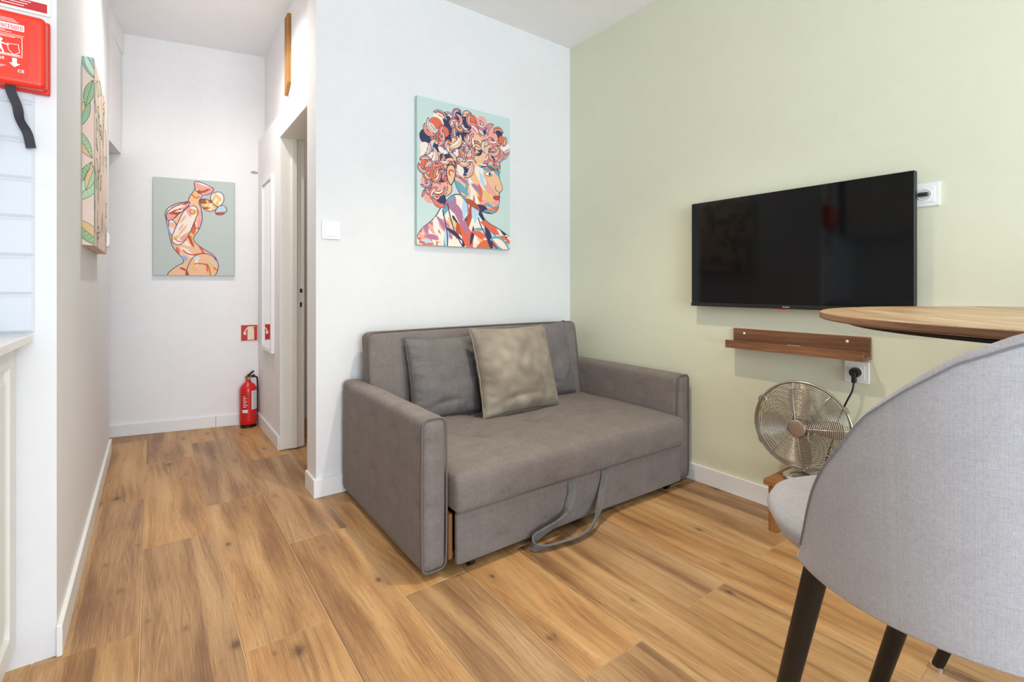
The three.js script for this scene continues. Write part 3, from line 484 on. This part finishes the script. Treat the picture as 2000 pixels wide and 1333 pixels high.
const leafPaint = (w0, h0, s, n, sz = 0.09) => painted(w0, h0, (x, w, h) => {
  const R = lcg(s); x.fillStyle = '#ecd3c5'; x.fillRect(0, 0, w, h); const cols = ['#93b88a', '#a3c79a', '#b4d4ab', '#cfe2c6', '#9dc09a', '#e6bf90', '#93c2c0', '#ddcc86', '#7f9f84'];
  for (let i = 0; i < n; i++) { const cx = R() * w, cy = R() * h, l = sz * (0.8 + R() * 0.9) * Math.max(w, h * 0.8), a = R() * 6.3; x.save(); x.translate(cx, cy); x.rotate(a);
    for (let k = 0; k < 2; k++) { x.fillStyle = cols[Math.floor(R() * cols.length)]; x.beginPath(); x.moveTo(-l, 0); x.quadraticCurveTo(0, (k ? 1 : -1) * l * 0.75, l, 0); x.closePath(); x.fill(); x.strokeStyle = '#3c4a3f'; x.lineWidth = w * 0.006 + 1.5; x.stroke(); }
    x.strokeStyle = '#f0e3d4'; for (let k = -3; k <= 3; k++) { x.beginPath(); x.moveTo(k * l * 0.22, 0); x.lineTo(k * l * 0.22 + l * 0.12, -l * 0.22); x.stroke(); } x.restore(); }
});
function painting(label, tex, w, h, depth, pos, turn, edge) {
  const t = thing('canvas_painting', label, 'painting', pos, turn);
  obj('stretched_canvas', rspan(-w / 2, w / 2, 0, h, 0.001, depth - 0.0008, 0.003), edge, t);
  const f = new THREE.PlaneGeometry(w - 0.003, h - 0.003); f.translate(0, h / 2, depth); obj('painted_face', f, canvasMat(tex), t); return t;
}
painting('stretched canvas of a curly-haired head in profile on pale mint, above the sofa', headTex, 0.612, 0.795, 0.03, [-0.828, 1.226, 0], 0, std(0xb9d2cb, 0.8));
painting('stretched canvas of a seated figure on grey green at the end of the corridor', figureTex, 0.485, 0.672, 0.025, [-2.021, 1.08, endZ(-2.021)], -SKA, std(0xb0beb5, 0.8));
{
  const t = painting('stretched canvas of green leaves on pink hanging on the corridor wall', leafPaint(700, 700, 9, 52, 0.06), 0.62, 0.70, 0.035, [-2.475, 1.155, -0.28], Math.PI / 2, std(0xe6cdbf, 0.8));
  const e = new THREE.PlaneGeometry(0.0335, 0.697); e.rotateY(-Math.PI / 2); e.translate(-0.3106, 0.35, 0.0175); obj('painted_edge', e, canvasMat(leafPaint(60, 900, 4, 9)), t);
}
// ---------------------------------------------------------------- fire safety things
const red = std(0xd4140f, 0.32, { clearcoat: 0.3 });
{
  const t = thing('fire_blanket_case', 'bright red fire blanket case with two black pull tapes on the kitchen end wall', 'fire blanket', [-2.576, 1.515, 0.6275]);
  const w = 0.174, h = 0.187, d = 0.046; obj('case', rspan(-w / 2, w / 2, 0, h, -0.0006, d, 0.014, 4), std(0xf2330f, 0.35, { clearcoat: 0.25 }), t);
  obj('back_rim', rspan(-w / 2 - 0.003, w / 2 + 0.003, -0.004, h + 0.002, -0.0006, 0.012, 0.004), std(0xe82a10, 0.4), t);
  const tx = painted(512, 560, (x, W, Hh) => {
    x.fillStyle = '#f2330f'; x.fillRect(0, 0, W, Hh); x.fillStyle = '#fff'; x.strokeStyle = '#fff';
    const lines = (x0, y0, n, wd, s) => { const R = lcg(s); for (let i = 0; i < n; i++) x.fillRect(x0, y0 + i * 13, wd * (0.75 + 0.25 * R()), 4); };
    lines(250, 18, 3, 200, 3); x.fillRect(30, 62, 452, 62); x.fillStyle = '#f2330f'; x.font = 'bold 52px sans-serif'; x.textAlign = 'right'; x.save(); x.translate(474, 114); x.scale(0.64, 1); x.fillText('CASO DE INCENDIO', 0, 0); x.restore(); x.fillStyle = '#fff'; lines(60, 134, 2, 360, 5); x.fillRect(30, 166, 452, 4);
    x.lineWidth = 5; for (const a of [40, 262]) { x.strokeRect(a, 184, 205, 190); lines(a + 14, 194, 1, 170, a); x.beginPath(); x.arc(a + 58, 232, 16, 0, 7); x.fill(); x.lineWidth = 13; x.lineCap = 'round'; x.beginPath(); x.moveTo(a + 58, 250); x.lineTo(a + 62, 300); x.lineTo(a + 44, 350); x.moveTo(a + 62, 300); x.lineTo(a + 78, 350); x.moveTo(a + 58, 262); x.lineTo(a + 110, 276); x.stroke(); x.lineWidth = 5; x.beginPath(); x.moveTo(a + 105, 262); x.lineTo(a + 180, 256); x.lineTo(a + 188, 330); x.lineTo(a + 150, 360); x.lineTo(a + 112, 318); x.closePath(); x.stroke(); x.fillRect(a + 14, 356, 180, 10); }
    x.font = 'bold 38px sans-serif'; x.textAlign = 'left'; x.fillText('PUXAR AS FITAS', 60, 420); lines(60, 434, 5, 300, 8);
    x.beginPath(); x.moveTo(400, 390); x.lineTo(432, 390); x.lineTo(432, 440); x.lineTo(456, 440); x.lineTo(416, 478); x.lineTo(376, 440); x.lineTo(400, 440); x.closePath(); x.fill(); x.font = 'bold 40px sans-serif'; x.fillText('CE', 436, 520);
  });
  const f = new THREE.PlaneGeometry(0.136, 0.148); f.translate(-0.014, h / 2 + 0.002, d + 0.0004); obj('print', f, new THREE.MeshStandardMaterial({ map: tx, roughness: 0.4 }), t);
  const tape = std(0x34323c, 0.7);
  for (const [x0, x1, s] of [[0.018, 0.055, 1], [-0.05, -0.018, -1]]) obj('pull_tape', ribbon([V(x0, 0.012, 0.03), V(x0 + 0.001, -0.012, 0.032), V(x0 + 0.012, -0.05, 0.025), V(x0 + 0.018, -0.085, 0.03), V((x0 + x1) / 2 + 0.012, -0.115, 0.024), V(x1, -0.152, 0.02)], [V(1, 0.1, 0.2), V(1, 0, 0.1), V(1, 0.25, -0.4), V(1, 0.1, 0.5), V(1, 0.2, 0.1), V(1, -0.1, 0.1)], 0.02, 0.0016, 40), tape, t);
}
{
  const tx = painted(400, 400, (x) => {
    x.fillStyle = '#f4f1e6'; x.fillRect(0, 0, 400, 400); x.fillStyle = '#c9232b'; x.fillRect(12, 336, 376, 52); x.fillRect(12, 12, 130, 376); x.fillStyle = '#f4f1e6'; x.fillRect(150, 12, 238, 322);
    x.fillStyle = '#fff'; for (let i = 0; i < 3; i++) x.fillRect(200, 344 + i * 14, 120 - i * 14, 4); x.strokeStyle = '#222'; x.lineWidth = 7; x.lineCap = 'round'; x.beginPath(); x.moveTo(190, 318); x.lineTo(225, 296); x.lineTo(250, 316); x.lineTo(285, 300); x.lineTo(310, 318); x.lineTo(335, 304); x.stroke(); x.beginPath(); x.arc(260, 200, 60, 0.3, 5.5); x.stroke();
  });
  const t = thing('safety_sign', 'red and white fire safety sign above the red fire blanket case', 'sign', [-2.579, 1.726, 0.6205]);
  obj('panel', rspan(-0.095, 0.093, 0, 0.19, 0, 0.003, 0.001), std(0xf2efe4, 0.5), t); const f = new THREE.PlaneGeometry(0.184, 0.186); f.translate(-0.001, 0.095, 0.0034); obj('print', f, new THREE.MeshStandardMaterial({ map: tx, roughness: 0.45 }), t);
}
{
  const tx = painted(240, 256, (x) => {
    x.fillStyle = '#efe6d2'; x.fillRect(0, 0, 240, 256); x.fillStyle = '#c8202e'; x.fillRect(10, 10, 220, 236); x.fillStyle = '#efe2bd'; x.fillRect(96, 84, 92, 150); x.beginPath(); x.arc(142, 84, 46, Math.PI, 0); x.fill(); x.fillRect(132, 40, 20, 24); x.fillRect(96, 30, 100, 14);
    x.lineWidth = 16; x.strokeStyle = '#efe2bd'; x.beginPath(); x.moveTo(136, 44); x.quadraticCurveTo(70, 50, 60, 120); x.stroke(); straight(x, [[0.17, 0.44], [0.34, 0.46], [0.32, 0.62], [0.18, 0.6]], 240, 256); x.fill();
  });
  const t = thing('safety_sign', 'small red sign showing a fire extinguisher on the corridor end wall', 'sign', [-1.694, 0.602, endZ(-1.694)], -SKA);
  obj('panel', rspan(-0.058, 0.058, 0, 0.126, 0, 0.003, 0.001), std(0xefe6d2, 0.5), t); const f = new THREE.PlaneGeometry(0.113, 0.123); f.translate(0, 0.063, 0.0034); obj('print', f, new THREE.MeshStandardMaterial({ map: tx, roughness: 0.45 }), t);
}
{
  const t = thing('fire_extinguisher', 'red fire extinguisher with white label standing in the corridor corner', 'extinguisher', [-1.712, 0, -1.524], 0.35), r = 0.056;
  obj('cylinder', lathe([[0, 0.012], [r * 0.7, 0.012], [r * 0.97, 0.028], [r, 0.05], [r, 0.255], [r * 0.93, 0.282], [r * 0.7, 0.303], [0.02, 0.318], [0.016, 0.335], [0, 0.335]], 48), red, t);
  obj('base_ring', lathe([[r * 0.55, 0], [r * 0.9, 0], [r * 0.93, 0.006], [r * 0.86, 0.016], [r * 0.55, 0.012]], 40), M.dark, t);
  obj('valve', [cyl(0.016, 0.014, 0.33, 0.355, 18), rspan(-0.02, 0.03, 0.348, 0.362, -0.01, 0.01, 0.004)], std(0x9a7a3a, 0.35, { metalness: 0.9 }), t);
  obj('handle', [rod(V(-0.005, 0.362, 0), V(0.04, 0.392, 0.0), 0.007), rod(V(-0.005, 0.356, 0), V(0.046, 0.362, 0), 0.006)], M.dark, t);
  obj('gauge', new THREE.CylinderGeometry(0.011, 0.011, 0.012, 20).rotateX(Math.PI / 2).translate(0, 0.347, 0.018), M.chrome, t);
  obj('hose', tube([V(0.026, 0.352, 0), V(0.058, 0.348, 0.004), V(0.066, 0.31, 0.004), V(0.064, 0.2, 0.006), V(0.064, 0.09, 0.006)], 0.0055, 50), M.dark, t);
  const wrapGeo = (a0, a1, y0, y1) => { const g = new THREE.CylinderGeometry(r + 0.0006, r + 0.0006, y1 - y0, 14, 1, true, a0, a1 - a0); g.translate(0, (y0 + y1) / 2, 0); return g; };
  const lines = painted(128, 220, (x) => { x.fillStyle = '#ece9e4'; x.fillRect(0, 0, 128, 220); x.fillStyle = '#8b8f9c'; for (let i = 0; i < 16; i++) x.fillRect(10, 14 + i * 12.5, 60 + (i * 37) % 46, 4); });
  obj('label', wrapGeo(-0.1, 0.95, 0.13, 0.262), new THREE.MeshStandardMaterial({ map: lines, roughness: 0.5 }), t);
  const side = painted(96, 220, (x) => { x.fillStyle = '#c01712'; x.fillRect(0, 0, 96, 220); x.fillStyle = '#f0e4dc'; for (let i = 0; i < 7; i++) x.fillRect(20, 20 + i * 20, 30 + (i * 23) % 40, 8); x.fillRect(8, 176, 80, 36); });
  obj('label', wrapGeo(-1.25, -0.45, 0.105, 0.24), new THREE.MeshStandardMaterial({ map: side, roughness: 0.5 }), t);
}
// ---------------------------------------------------------------- corridor mirror and hook
{
  const z0 = -1.335, z1 = -0.985, y0 = 0.575, y1 = 1.725, t = thing('wall_mirror', 'tall narrow mirror in a white frame on the corridor wall by the doorway', 'mirror', [RX, y0, (z0 + z1) / 2], -Math.PI / 2), w = (z1 - z0) / 2, h = y1 - y0, f = 0.03, d = 0.022;
  const fm = std(0xf4f2f0, 0.35);
  for (const g of [rspan(-w, w, 0, f, 0, d, 0.003), rspan(-w, w, h - f, h, 0, d, 0.003), rspan(-w, -w + f, f, h - f, 0, d, 0.003), rspan(w - f, w, f, h - f, 0, d, 0.003)]) obj('frame_rail', g, fm, t);
  obj('mirror_glass', span(-w + f, w - f, f, h - f, 0.004, 0.012), new THREE.MeshStandardMaterial({ color: 0xeef0f0, metalness: 1, roughness: 0.02 }), t);
}
{ const t = thing('wall_hook', 'tiny grey hook on the corridor end wall above the mirror', 'hook', [-1.662, 1.842, endZ(-1.662)], -SKA); obj('hook_plate', rspan(-0.022, 0.022, -0.007, 0.007, 0, 0.006, 0.002), std(0xb9b2aa, 0.5), t); obj('peg', rod(V(0, 0, 0.005), V(0, 0.004, 0.026), 0.004), std(0xb9b2aa, 0.5), t); }

// ---------------------------------------------------------------- low wooden stool and desk fan
{
  const wt = woodTex(256, 512, 0.25, 0.4, 41, { pale: [186, 132, 76], mid: [156, 102, 54], deep: [122, 76, 38], knots: 0, strips: 0.08, contrast: 0.8 }); wt.repeat.set(4, 2.5);
  const m = new THREE.MeshStandardMaterial({ map: wt, roughness: 0.5 }), t = thing('wooden_step_stool', 'low oiled wood stool against the green wall carrying the fan', 'stool', [-0.128, 0, 1.59]);
  obj('seat', along(rspan(-0.113, 0.113, 0.188, 0.212, -0.178, 0.178, 0.004), 'z'), m, t);
  for (const sx of [-1, 1]) for (const sz of [-1, 1]) obj('leg', along(rspan(sx * 0.085 - 0.015, sx * 0.085 + 0.015, 0, 0.188, sz * 0.148 - 0.015, sz * 0.148 + 0.015, 0.002), 'y'), m, t);
  for (const sx of [-1, 1]) obj('apron', along(rspan(sx * 0.085 - 0.008, sx * 0.085 + 0.008, 0.15, 0.188, -0.133, 0.133, 0.002), 'z'), m, t);
  for (const sz of [-1, 1]) obj('apron', along(rspan(-0.07, 0.07, 0.15, 0.188, sz * 0.148 - 0.008, sz * 0.148 + 0.008, 0.002), 'x'), m, t);
}
{
  const t = thing('desk_fan', 'chrome wire desk fan standing on the low wooden stool', 'fan', [-0.118, 0.212, 1.515], 0), cy = 0.222, R0 = 0.176;
  obj('base', lathe([[0, 0], [0.07, 0], [0.075, 0.004], [0.073, 0.012], [0.055, 0.026], [0.03, 0.034], [0, 0.036]], 48), M.chrome, t);
  obj('neck', [cyl(0.014, 0.012, 0.03, 0.16, 20, 0.022, 0), rspan(0.0, 0.045, 0.14, 0.24, -0.02, 0.02, 0.008)], M.steel, t);
  // head: built facing +z, then turned to look along -x
  const head = new THREE.Matrix4().makeTranslation(-0.02, cy, 0).multiply(new THREE.Matrix4().makeRotationY(-Math.PI / 2 + 0.08));
  const put = (g) => g.applyMatrix4(head);
  obj('motor', put(lathe([[0, -0.085], [0.03, -0.085], [0.045, -0.07], [0.048, -0.03], [0.03, -0.02], [0, -0.02]], 32).rotateX(Math.PI / 2)), M.steel, t);
  const zf = (r) => 0.012 + 0.042 * Math.sqrt(Math.max(0, 1 - (r / (R0 + 0.004)) ** 2.4)), zb = (r) => -0.012 - 0.045 * Math.sqrt(Math.max(0, 1 - (r / (R0 + 0.004)) ** 2.4));
  for (const [name, z, n, r0] of [['front_grille', zf, 22, 0.04], ['rear_grille', zb, 15, 0.05]]) {
    const gs = []; for (let k = 0; k < n; k++) { const r = r0 + (R0 - r0) * (k + 0.5) / n; gs.push(new THREE.TorusGeometry(r, 0.0014, 5, 64).translate(0, 0, z(r))); }
    const spokes = 8; for (let k = 0; k < spokes; k++) { const a = k * Math.PI * 2 / spokes + 0.12, pts = []; for (let j = 0; j <= 10; j++) { const r = 0.034 + (R0 - 0.034) * j / 10; pts.push(V(r * Math.cos(a), r * Math.sin(a), z(r) + (name[0] === 'f' ? 0.001 : -0.001))); } gs.push(tube(pts, 0.0016, 20, false, 6)); }
    obj(name, gs.map(put), M.steel, t);
  }
  obj('rim', [put(new THREE.TorusGeometry(R0 + 0.002, 0.005, 10, 90)), put(new THREE.TorusGeometry(R0 - 0.001, 0.004, 8, 90).translate(0, 0, -0.01))], M.steel, t);
  const clips = []; for (const a of [30, 150, 210, 330]) clips.push(put(rspan(-0.012, 0.012, -0.006, 0.006, -0.014, 0.012, 0.002).translate(0, R0 + 0.004, 0).rotateZ(rad(a - 90)))); for (const c of clips) obj('clip', c, M.steel, t);
  obj('badge', put(lathe([[0, 0.058], [0.024, 0.0585], [0.033, 0.056], [0.035, 0.052], [0.033, 0.05], [0, 0.05]], 40).rotateX(Math.PI / 2)), std(0xa79a8c, 0.35, { metalness: 0.8 }), t);
  obj('hub', put(lathe([[0, 0.022], [0.022, 0.02], [0.026, 0.01], [0.026, -0.018], [0, -0.018]], 30).rotateX(Math.PI / 2)), M.steel, t);
  for (let k = 0; k < 4; k++) { // twisted paddle blades
    const pos = [], idx = [], n = 12, m = 8;
    for (const s of [0.0008, -0.0008]) for (let i = 0; i <= n; i++) for (let j = 0; j <= m; j++) { const q = i / n, r = 0.022 + 0.128 * q, w = 0.026 + 0.05 * Math.sin(Math.min(1, q * 1.15) * Math.PI * 0.62) * (q > 0.9 ? 1 - (q - 0.9) * 3 : 1), c = (j / m - 0.5) * w; pos.push(r, c, 0.32 * c * (1 + 0.5 * (1 - q)) + s); }
    const N = (n + 1) * (m + 1); for (let s = 0; s < 2; s++) for (let i = 0; i < n; i++) for (let j = 0; j < m; j++) { const a = s * N + i * (m + 1) + j, b = a + 1, c = a + m + 1, d = c + 1; if (s) idx.push(a, b, c, b, d, c); else idx.push(a, c, b, b, c, d); }
    const g = new THREE.BufferGeometry(); g.setAttribute('position', new THREE.Float32BufferAttribute(pos, 3)); g.setIndex(idx); g.computeVertexNormals(); g.setAttribute('uv', new THREE.Float32BufferAttribute(pos.length / 3 * 2, 2));
    g.rotateZ(k * Math.PI / 2 + 0.05); obj('blade', put(g), std(0xb4aca2, 0.3, { metalness: 0.9 }), t);
  }
}
// ---------------------------------------------------------------- round bar table
{
  const cx = -0.676, cz = 2.487, r = 0.644, y = 0.94, t = thing('round_bar_table', 'tall round bar table with wood grain top and black tapered legs', 'table', [cx, 0, cz]);
  const wt = woodTex(512, 512, 1.3, 1.3, 61, { pale: [212, 186, 148], mid: [186, 154, 116], deep: [148, 110, 78], knots: 0, strips: 0.12, contrast: 1.1 }); wt.repeat.set(1 / 1.3, 1 / 1.3);
  const m = new THREE.MeshStandardMaterial({ map: wt, roughness: 0.4 }), th = 0.016;
  const top = lathe([[0, y - th], [r - 0.003, y - th], [r - 0.0005, y - th + 0.0015], [r, y - 0.012], [r, y - 0.003], [r - 0.0006, y - 0.001], [r - 0.003, y], [0, y]], 128);
  { const p = top.attributes.position, uv = top.attributes.uv; for (let i = 0; i < p.count; i++) { const a = 0.62, X = p.getX(i) * Math.cos(a) - p.getZ(i) * Math.sin(a), Z = p.getX(i) * Math.sin(a) + p.getZ(i) * Math.cos(a); uv.setXY(i, Z + (y - p.getY(i)), X); } }
  obj('table_top', top, m, t);
  const et = woodTex(256, 512, 0.05, 0.5, 67, { pale: [170, 122, 88], mid: [144, 98, 66], deep: [112, 72, 48], knots: 0, strips: 0.02 }); et.repeat.set(1 / 0.05, 1 / 0.5);
  const band = lathe([[r - 0.002, y - th + 0.0008], [r + 0.0006, y - th + 0.0014], [r + 0.0008, y - 0.012], [r + 0.0008, y - 0.003], [r + 0.0004, y - 0.0016], [r - 0.001, y - 0.0012]], 128);
  { const p = band.attributes.position, uv = band.attributes.uv; for (let i = 0; i < p.count; i++) uv.setXY(i, p.getY(i), uv.getX(i) * Math.PI * 2 * r); }
  obj('edge_band', band, new THREE.MeshStandardMaterial({ map: et, roughness: 0.45 }), t);
  obj('under_frame', lathe([[0, y - 0.0285], [r - 0.057, y - 0.0285], [r - 0.055, y - th], [0, y - th]], 96), M.dark, t);
  for (let k = 0; k < 4; k++) {
    const a = Math.atan2(-0.437, 0.061) + k * Math.PI / 2, p = (d, h) => V(d * Math.cos(a), h, d * Math.sin(a)), l = obj('leg', rod(p(0.44, 0.012), p(0.16, y - 0.0285), 0.0125, 0.02, 24), M.black, t);
    obj('foot_tip', rod(p(0.4412, 0), p(0.44, 0.014), 0.016, 0.0155, 20), M.chrome, l);
  }
}
// ---------------------------------------------------------------- bar stools
{
  const cloth = clothMat([172, 170, 174], { size: 768, threads: 190, spread: 0.07, blotch: 0.02, metres: 0.14, bump: 0.0005, sheen: 0.2, sheenColor: [0.6, 0.6, 0.62], z: 17 }), seamMat = std(0x7c7a80, 0.9);
  const arch = [[0, 0.962], [12, 0.956], [23, 0.941], [35, 0.913], [46, 0.873], [57, 0.827], [67, 0.762], [70, 0.746], [75, 0.712], [79, 0.675], [83, 0.628], [87, 0.59], [90, 0.562], [91, 0.556]];
  const topAt = (a) => { a = Math.abs(a); for (let i = 0; i < arch.length - 1; i++) if (a <= arch[i + 1][0]) { const [p, q] = arch[i], [s, u] = arch[i + 1], k = (a - p) / (s - p); return q + (u - q) * k; } return 0.556; };
  const yB = 0.548, out = (y) => 0.238 + 0.065 * (y - 0.55), TH = 0.032;
  const shell = () => {
    const n = 84, ns = 18, pos = [], uv = [], idx = [], loop = [];
    for (let i = 0; i <= n; i++) {
      const s = i / n * 2 - 1, a = 91 * (s * 1.25 - 0.25 * s * s * s) , top = Math.max(topAt(a), yB + 0.018), yb = yB, al = rad(180 + a), row = [];
      for (let j = 0; j <= ns; j++) { const y = yb + 0.008 + (top - yb - 0.014) * j / ns; row.push([out(y), y]); }
      const ry = top - 0.006; for (let k = 1; k < 6; k++) { const q = k * Math.PI / 6; row.push([out(ry) - TH / 2 + TH / 2 * Math.cos(q), ry + 0.012 * Math.sin(q)]); }
      for (let j = ns; j >= 0; j--) { const y = yb + 0.008 + (top - yb - 0.014) * j / ns; row.push([out(y) - TH, y]); }
      for (let k = 1; k < 6; k++) { const q = Math.PI + k * Math.PI / 6; row.push([out(yb) - TH / 2 + TH / 2 * Math.cos(q), yb + 0.008 + 0.008 * Math.sin(q)]); }
      loop.length = row.length; for (const [r, y] of row) { pos.push(r * Math.cos(al), y, r * Math.sin(al)); uv.push(0.25 * rad(a), y); }
    }
    const m = loop.length; for (let i = 0; i < n; i++) for (let j = 0; j < m; j++) { const a = i * m + j, b = i * m + (j + 1) % m; idx.push(a, b, a + m, b, b + m, a + m); }
    for (const i of [0, n]) { const c = pos.length / 3, q = [0, 0, 0]; for (let j = 0; j < m; j++) for (let k = 0; k < 3; k++) q[k] += pos[(i * m + j) * 3 + k] / m; pos.push(...q); uv.push(0, 0); for (let j = 0; j < m; j++) { const a = i * m + j, b = i * m + (j + 1) % m; if (i) idx.push(a, b, c); else idx.push(b, a, c); } }
    const g = new THREE.BufferGeometry(); g.setAttribute('position', new THREE.Float32BufferAttribute(pos, 3)); g.setAttribute('uv', new THREE.Float32BufferAttribute(uv, 2)); g.setIndex(idx); return smoothNormals(g);
  };
  const t = thing('bar_stool', 'light grey fabric bar stool with curved back and black legs', 'bar stool', [-1.248, 0, 2.223], rad(45));
  const back = obj('backrest', shell(), cloth, t);
  { const c = []; for (let a = -87; a <= 87; a += 3.48) { const y = Math.max(topAt(a), yB + 0.012) - 0.004, r = out(y) + 0.0005; c.push(V(r * Math.cos(rad(180 + a)), y, r * Math.sin(rad(180 + a)))); } obj('piping', tube(c, 0.0016, 160, false, 8), seamMat, back); }
  { // rounded seat pad
    const g = lathe([[0, 0.538], [0.13, 0.538], [0.185, 0.545], [0.212, 0.562], [0.222, 0.585], [0.215, 0.6], [0.194, 0.612], [0.155, 0.619], [0.1, 0.622], [0, 0.623]], 72);
    const p = g.attributes.position, uv = g.attributes.uv;
    for (let i = 0; i < p.count; i++) { // round behind, squarer and wider in front
      const x = p.getX(i), z = p.getZ(i), r = Math.hypot(x, z), a = Math.atan2(z, x), c = Math.abs(Math.cos(a)), s = Math.abs(Math.sin(a));
      const k = Math.max(0, Math.min(1, (Math.cos(a) + 0.22) / 0.35)), q = (c ** 2.8 + s ** 2.8) ** (-1 / 2.8), f = (1 - k) * 0.97 + k * q;
      p.setX(i, r * f * Math.cos(a) * (1 + 0.16 * k) + 0.02 * k * Math.min(1, r / 0.15)); p.setZ(i, r * f * Math.sin(a) * (1 + 0.12 * k)); uv.setXY(i, x, z + p.getY(i));
    }
    g.computeVertexNormals();
    obj('seat', g, cloth, t);
  }
  obj('seat_base', cyl(0.17, 0.18, 0.53, 0.547, 36), M.dark, t);
  // the leg frame stands turned against the swivelled seat: [top, foot] of each leg, in the room's axes about the stool's middle
  const th = rad(45), own = (x, y, z) => V(x * Math.cos(th) - z * Math.sin(th), y, x * Math.sin(th) + z * Math.cos(th));
  const frame = [[[-0.145, -0.148], [-0.139, -0.265]], [[0.148, -0.07], [0.17, -0.21]], [[0.1, 0.18], [0.107, 0.2]], [[-0.17, 0.11], [-0.21, 0.13]]];
  for (const [[ax, az], [bx, bz]] of frame) {
    const at = (y) => { const k = y / 0.55; return own(bx + (ax - bx) * k, y, bz + (az - bz) * k); };
    const l = obj('leg', rod(at(0.012), at(0.55), 0.0125, 0.0185, 24), M.black, t);
    obj('foot_tip', rod(at(0), at(0.014), 0.015, 0.0145, 20), M.chrome, l);
  }
}
// ---------------------------------------------------------------- kitchen run along the left wall
{
  const panel = (w, h) => { const f = 0.055, d = 0.02; return [rspan(0, d, 0, h, 0, f, 0.002), rspan(0, d, 0, h, w - f, w, 0.002), rspan(0, d, 0, f, f, w - f, 0.002), rspan(0, d, h - f, h, f, w - f, 0.002), rspan(0, 0.009, f, h - f, f, w - f, 0.001), rspan(0, 0.016, f + 0.03, h - f - 0.03, f + 0.03, w - f - 0.03, 0.006)]; };
  const unit = (name, label, group, y0, y1, z0, z1, xb, xf, plinth) => {
    const t = thing(name, label, 'cabinet', [xb, y0, z0], 0, group), w = z1 - z0, h = y1 - y0, d = xf - xb - 0.02;
    obj('carcass', [span(0, d, plinth, h, 0.001, w - 0.001)], M.lacquer, t);
    if (plinth) obj('plinth', span(0, d - 0.05, 0, plinth, 0.001, w - 0.001), M.lacquer, t);
    const door = obj('door', panel(w - 0.004, h - plinth - 0.004).map((g) => g.translate(d, plinth + 0.002, 0.002)), M.lacquer, t);
    obj('knob', new THREE.SphereGeometry(0.012, 16, 10).translate(d + 0.032, plinth ? h - 0.09 : 0.08, w - 0.05), M.chrome, door);
    obj('knob_stem', rod(V(d + 0.018, plinth ? h - 0.09 : 0.08, w - 0.05), V(d + 0.03, plinth ? h - 0.09 : 0.08, w - 0.05), 0.005), M.chrome, door);
  };
  const low = ['white panelled base cabinet next to the corridor wall end', 'second white panelled base cabinet from the corridor', 'third white panelled base cabinet from the corridor', 'white panelled base cabinet nearest the window'];
  low.forEach((l, i) => unit('base_cabinet', l, 'white base cabinets of the kitchen', 0, 0.853, 0.632 + i * 0.6, 1.23 + i * 0.6, -3.155, -2.553, 0.06));
  const up = ['white panelled wall cabinet next to the red fire blanket case', 'second white panelled wall cabinet from the corridor', 'third white panelled wall cabinet from the corridor'];
  up.forEach((l, i) => unit('wall_cabinet', l, 'white wall cabinets of the kitchen', 1.46, 2.2, 0.68 + i * 0.6, 1.278 + i * 0.6, -3.155, -2.80, 0));
  tag(obj('worktop', rspan(-3.158, -2.52, 0.854, 0.877, 0.627, 3.04, 0.004), std(0xe9e7e4, 0.25)), 'pale stone worktop over the white base cabinets', 'worktop');
}
scene.traverse((o) => { if (o.isMesh) { o.castShadow = true; o.receiveShadow = true; } if (o.isSpotLight) o.castShadow = true; });
renderer.render(scene, camera);
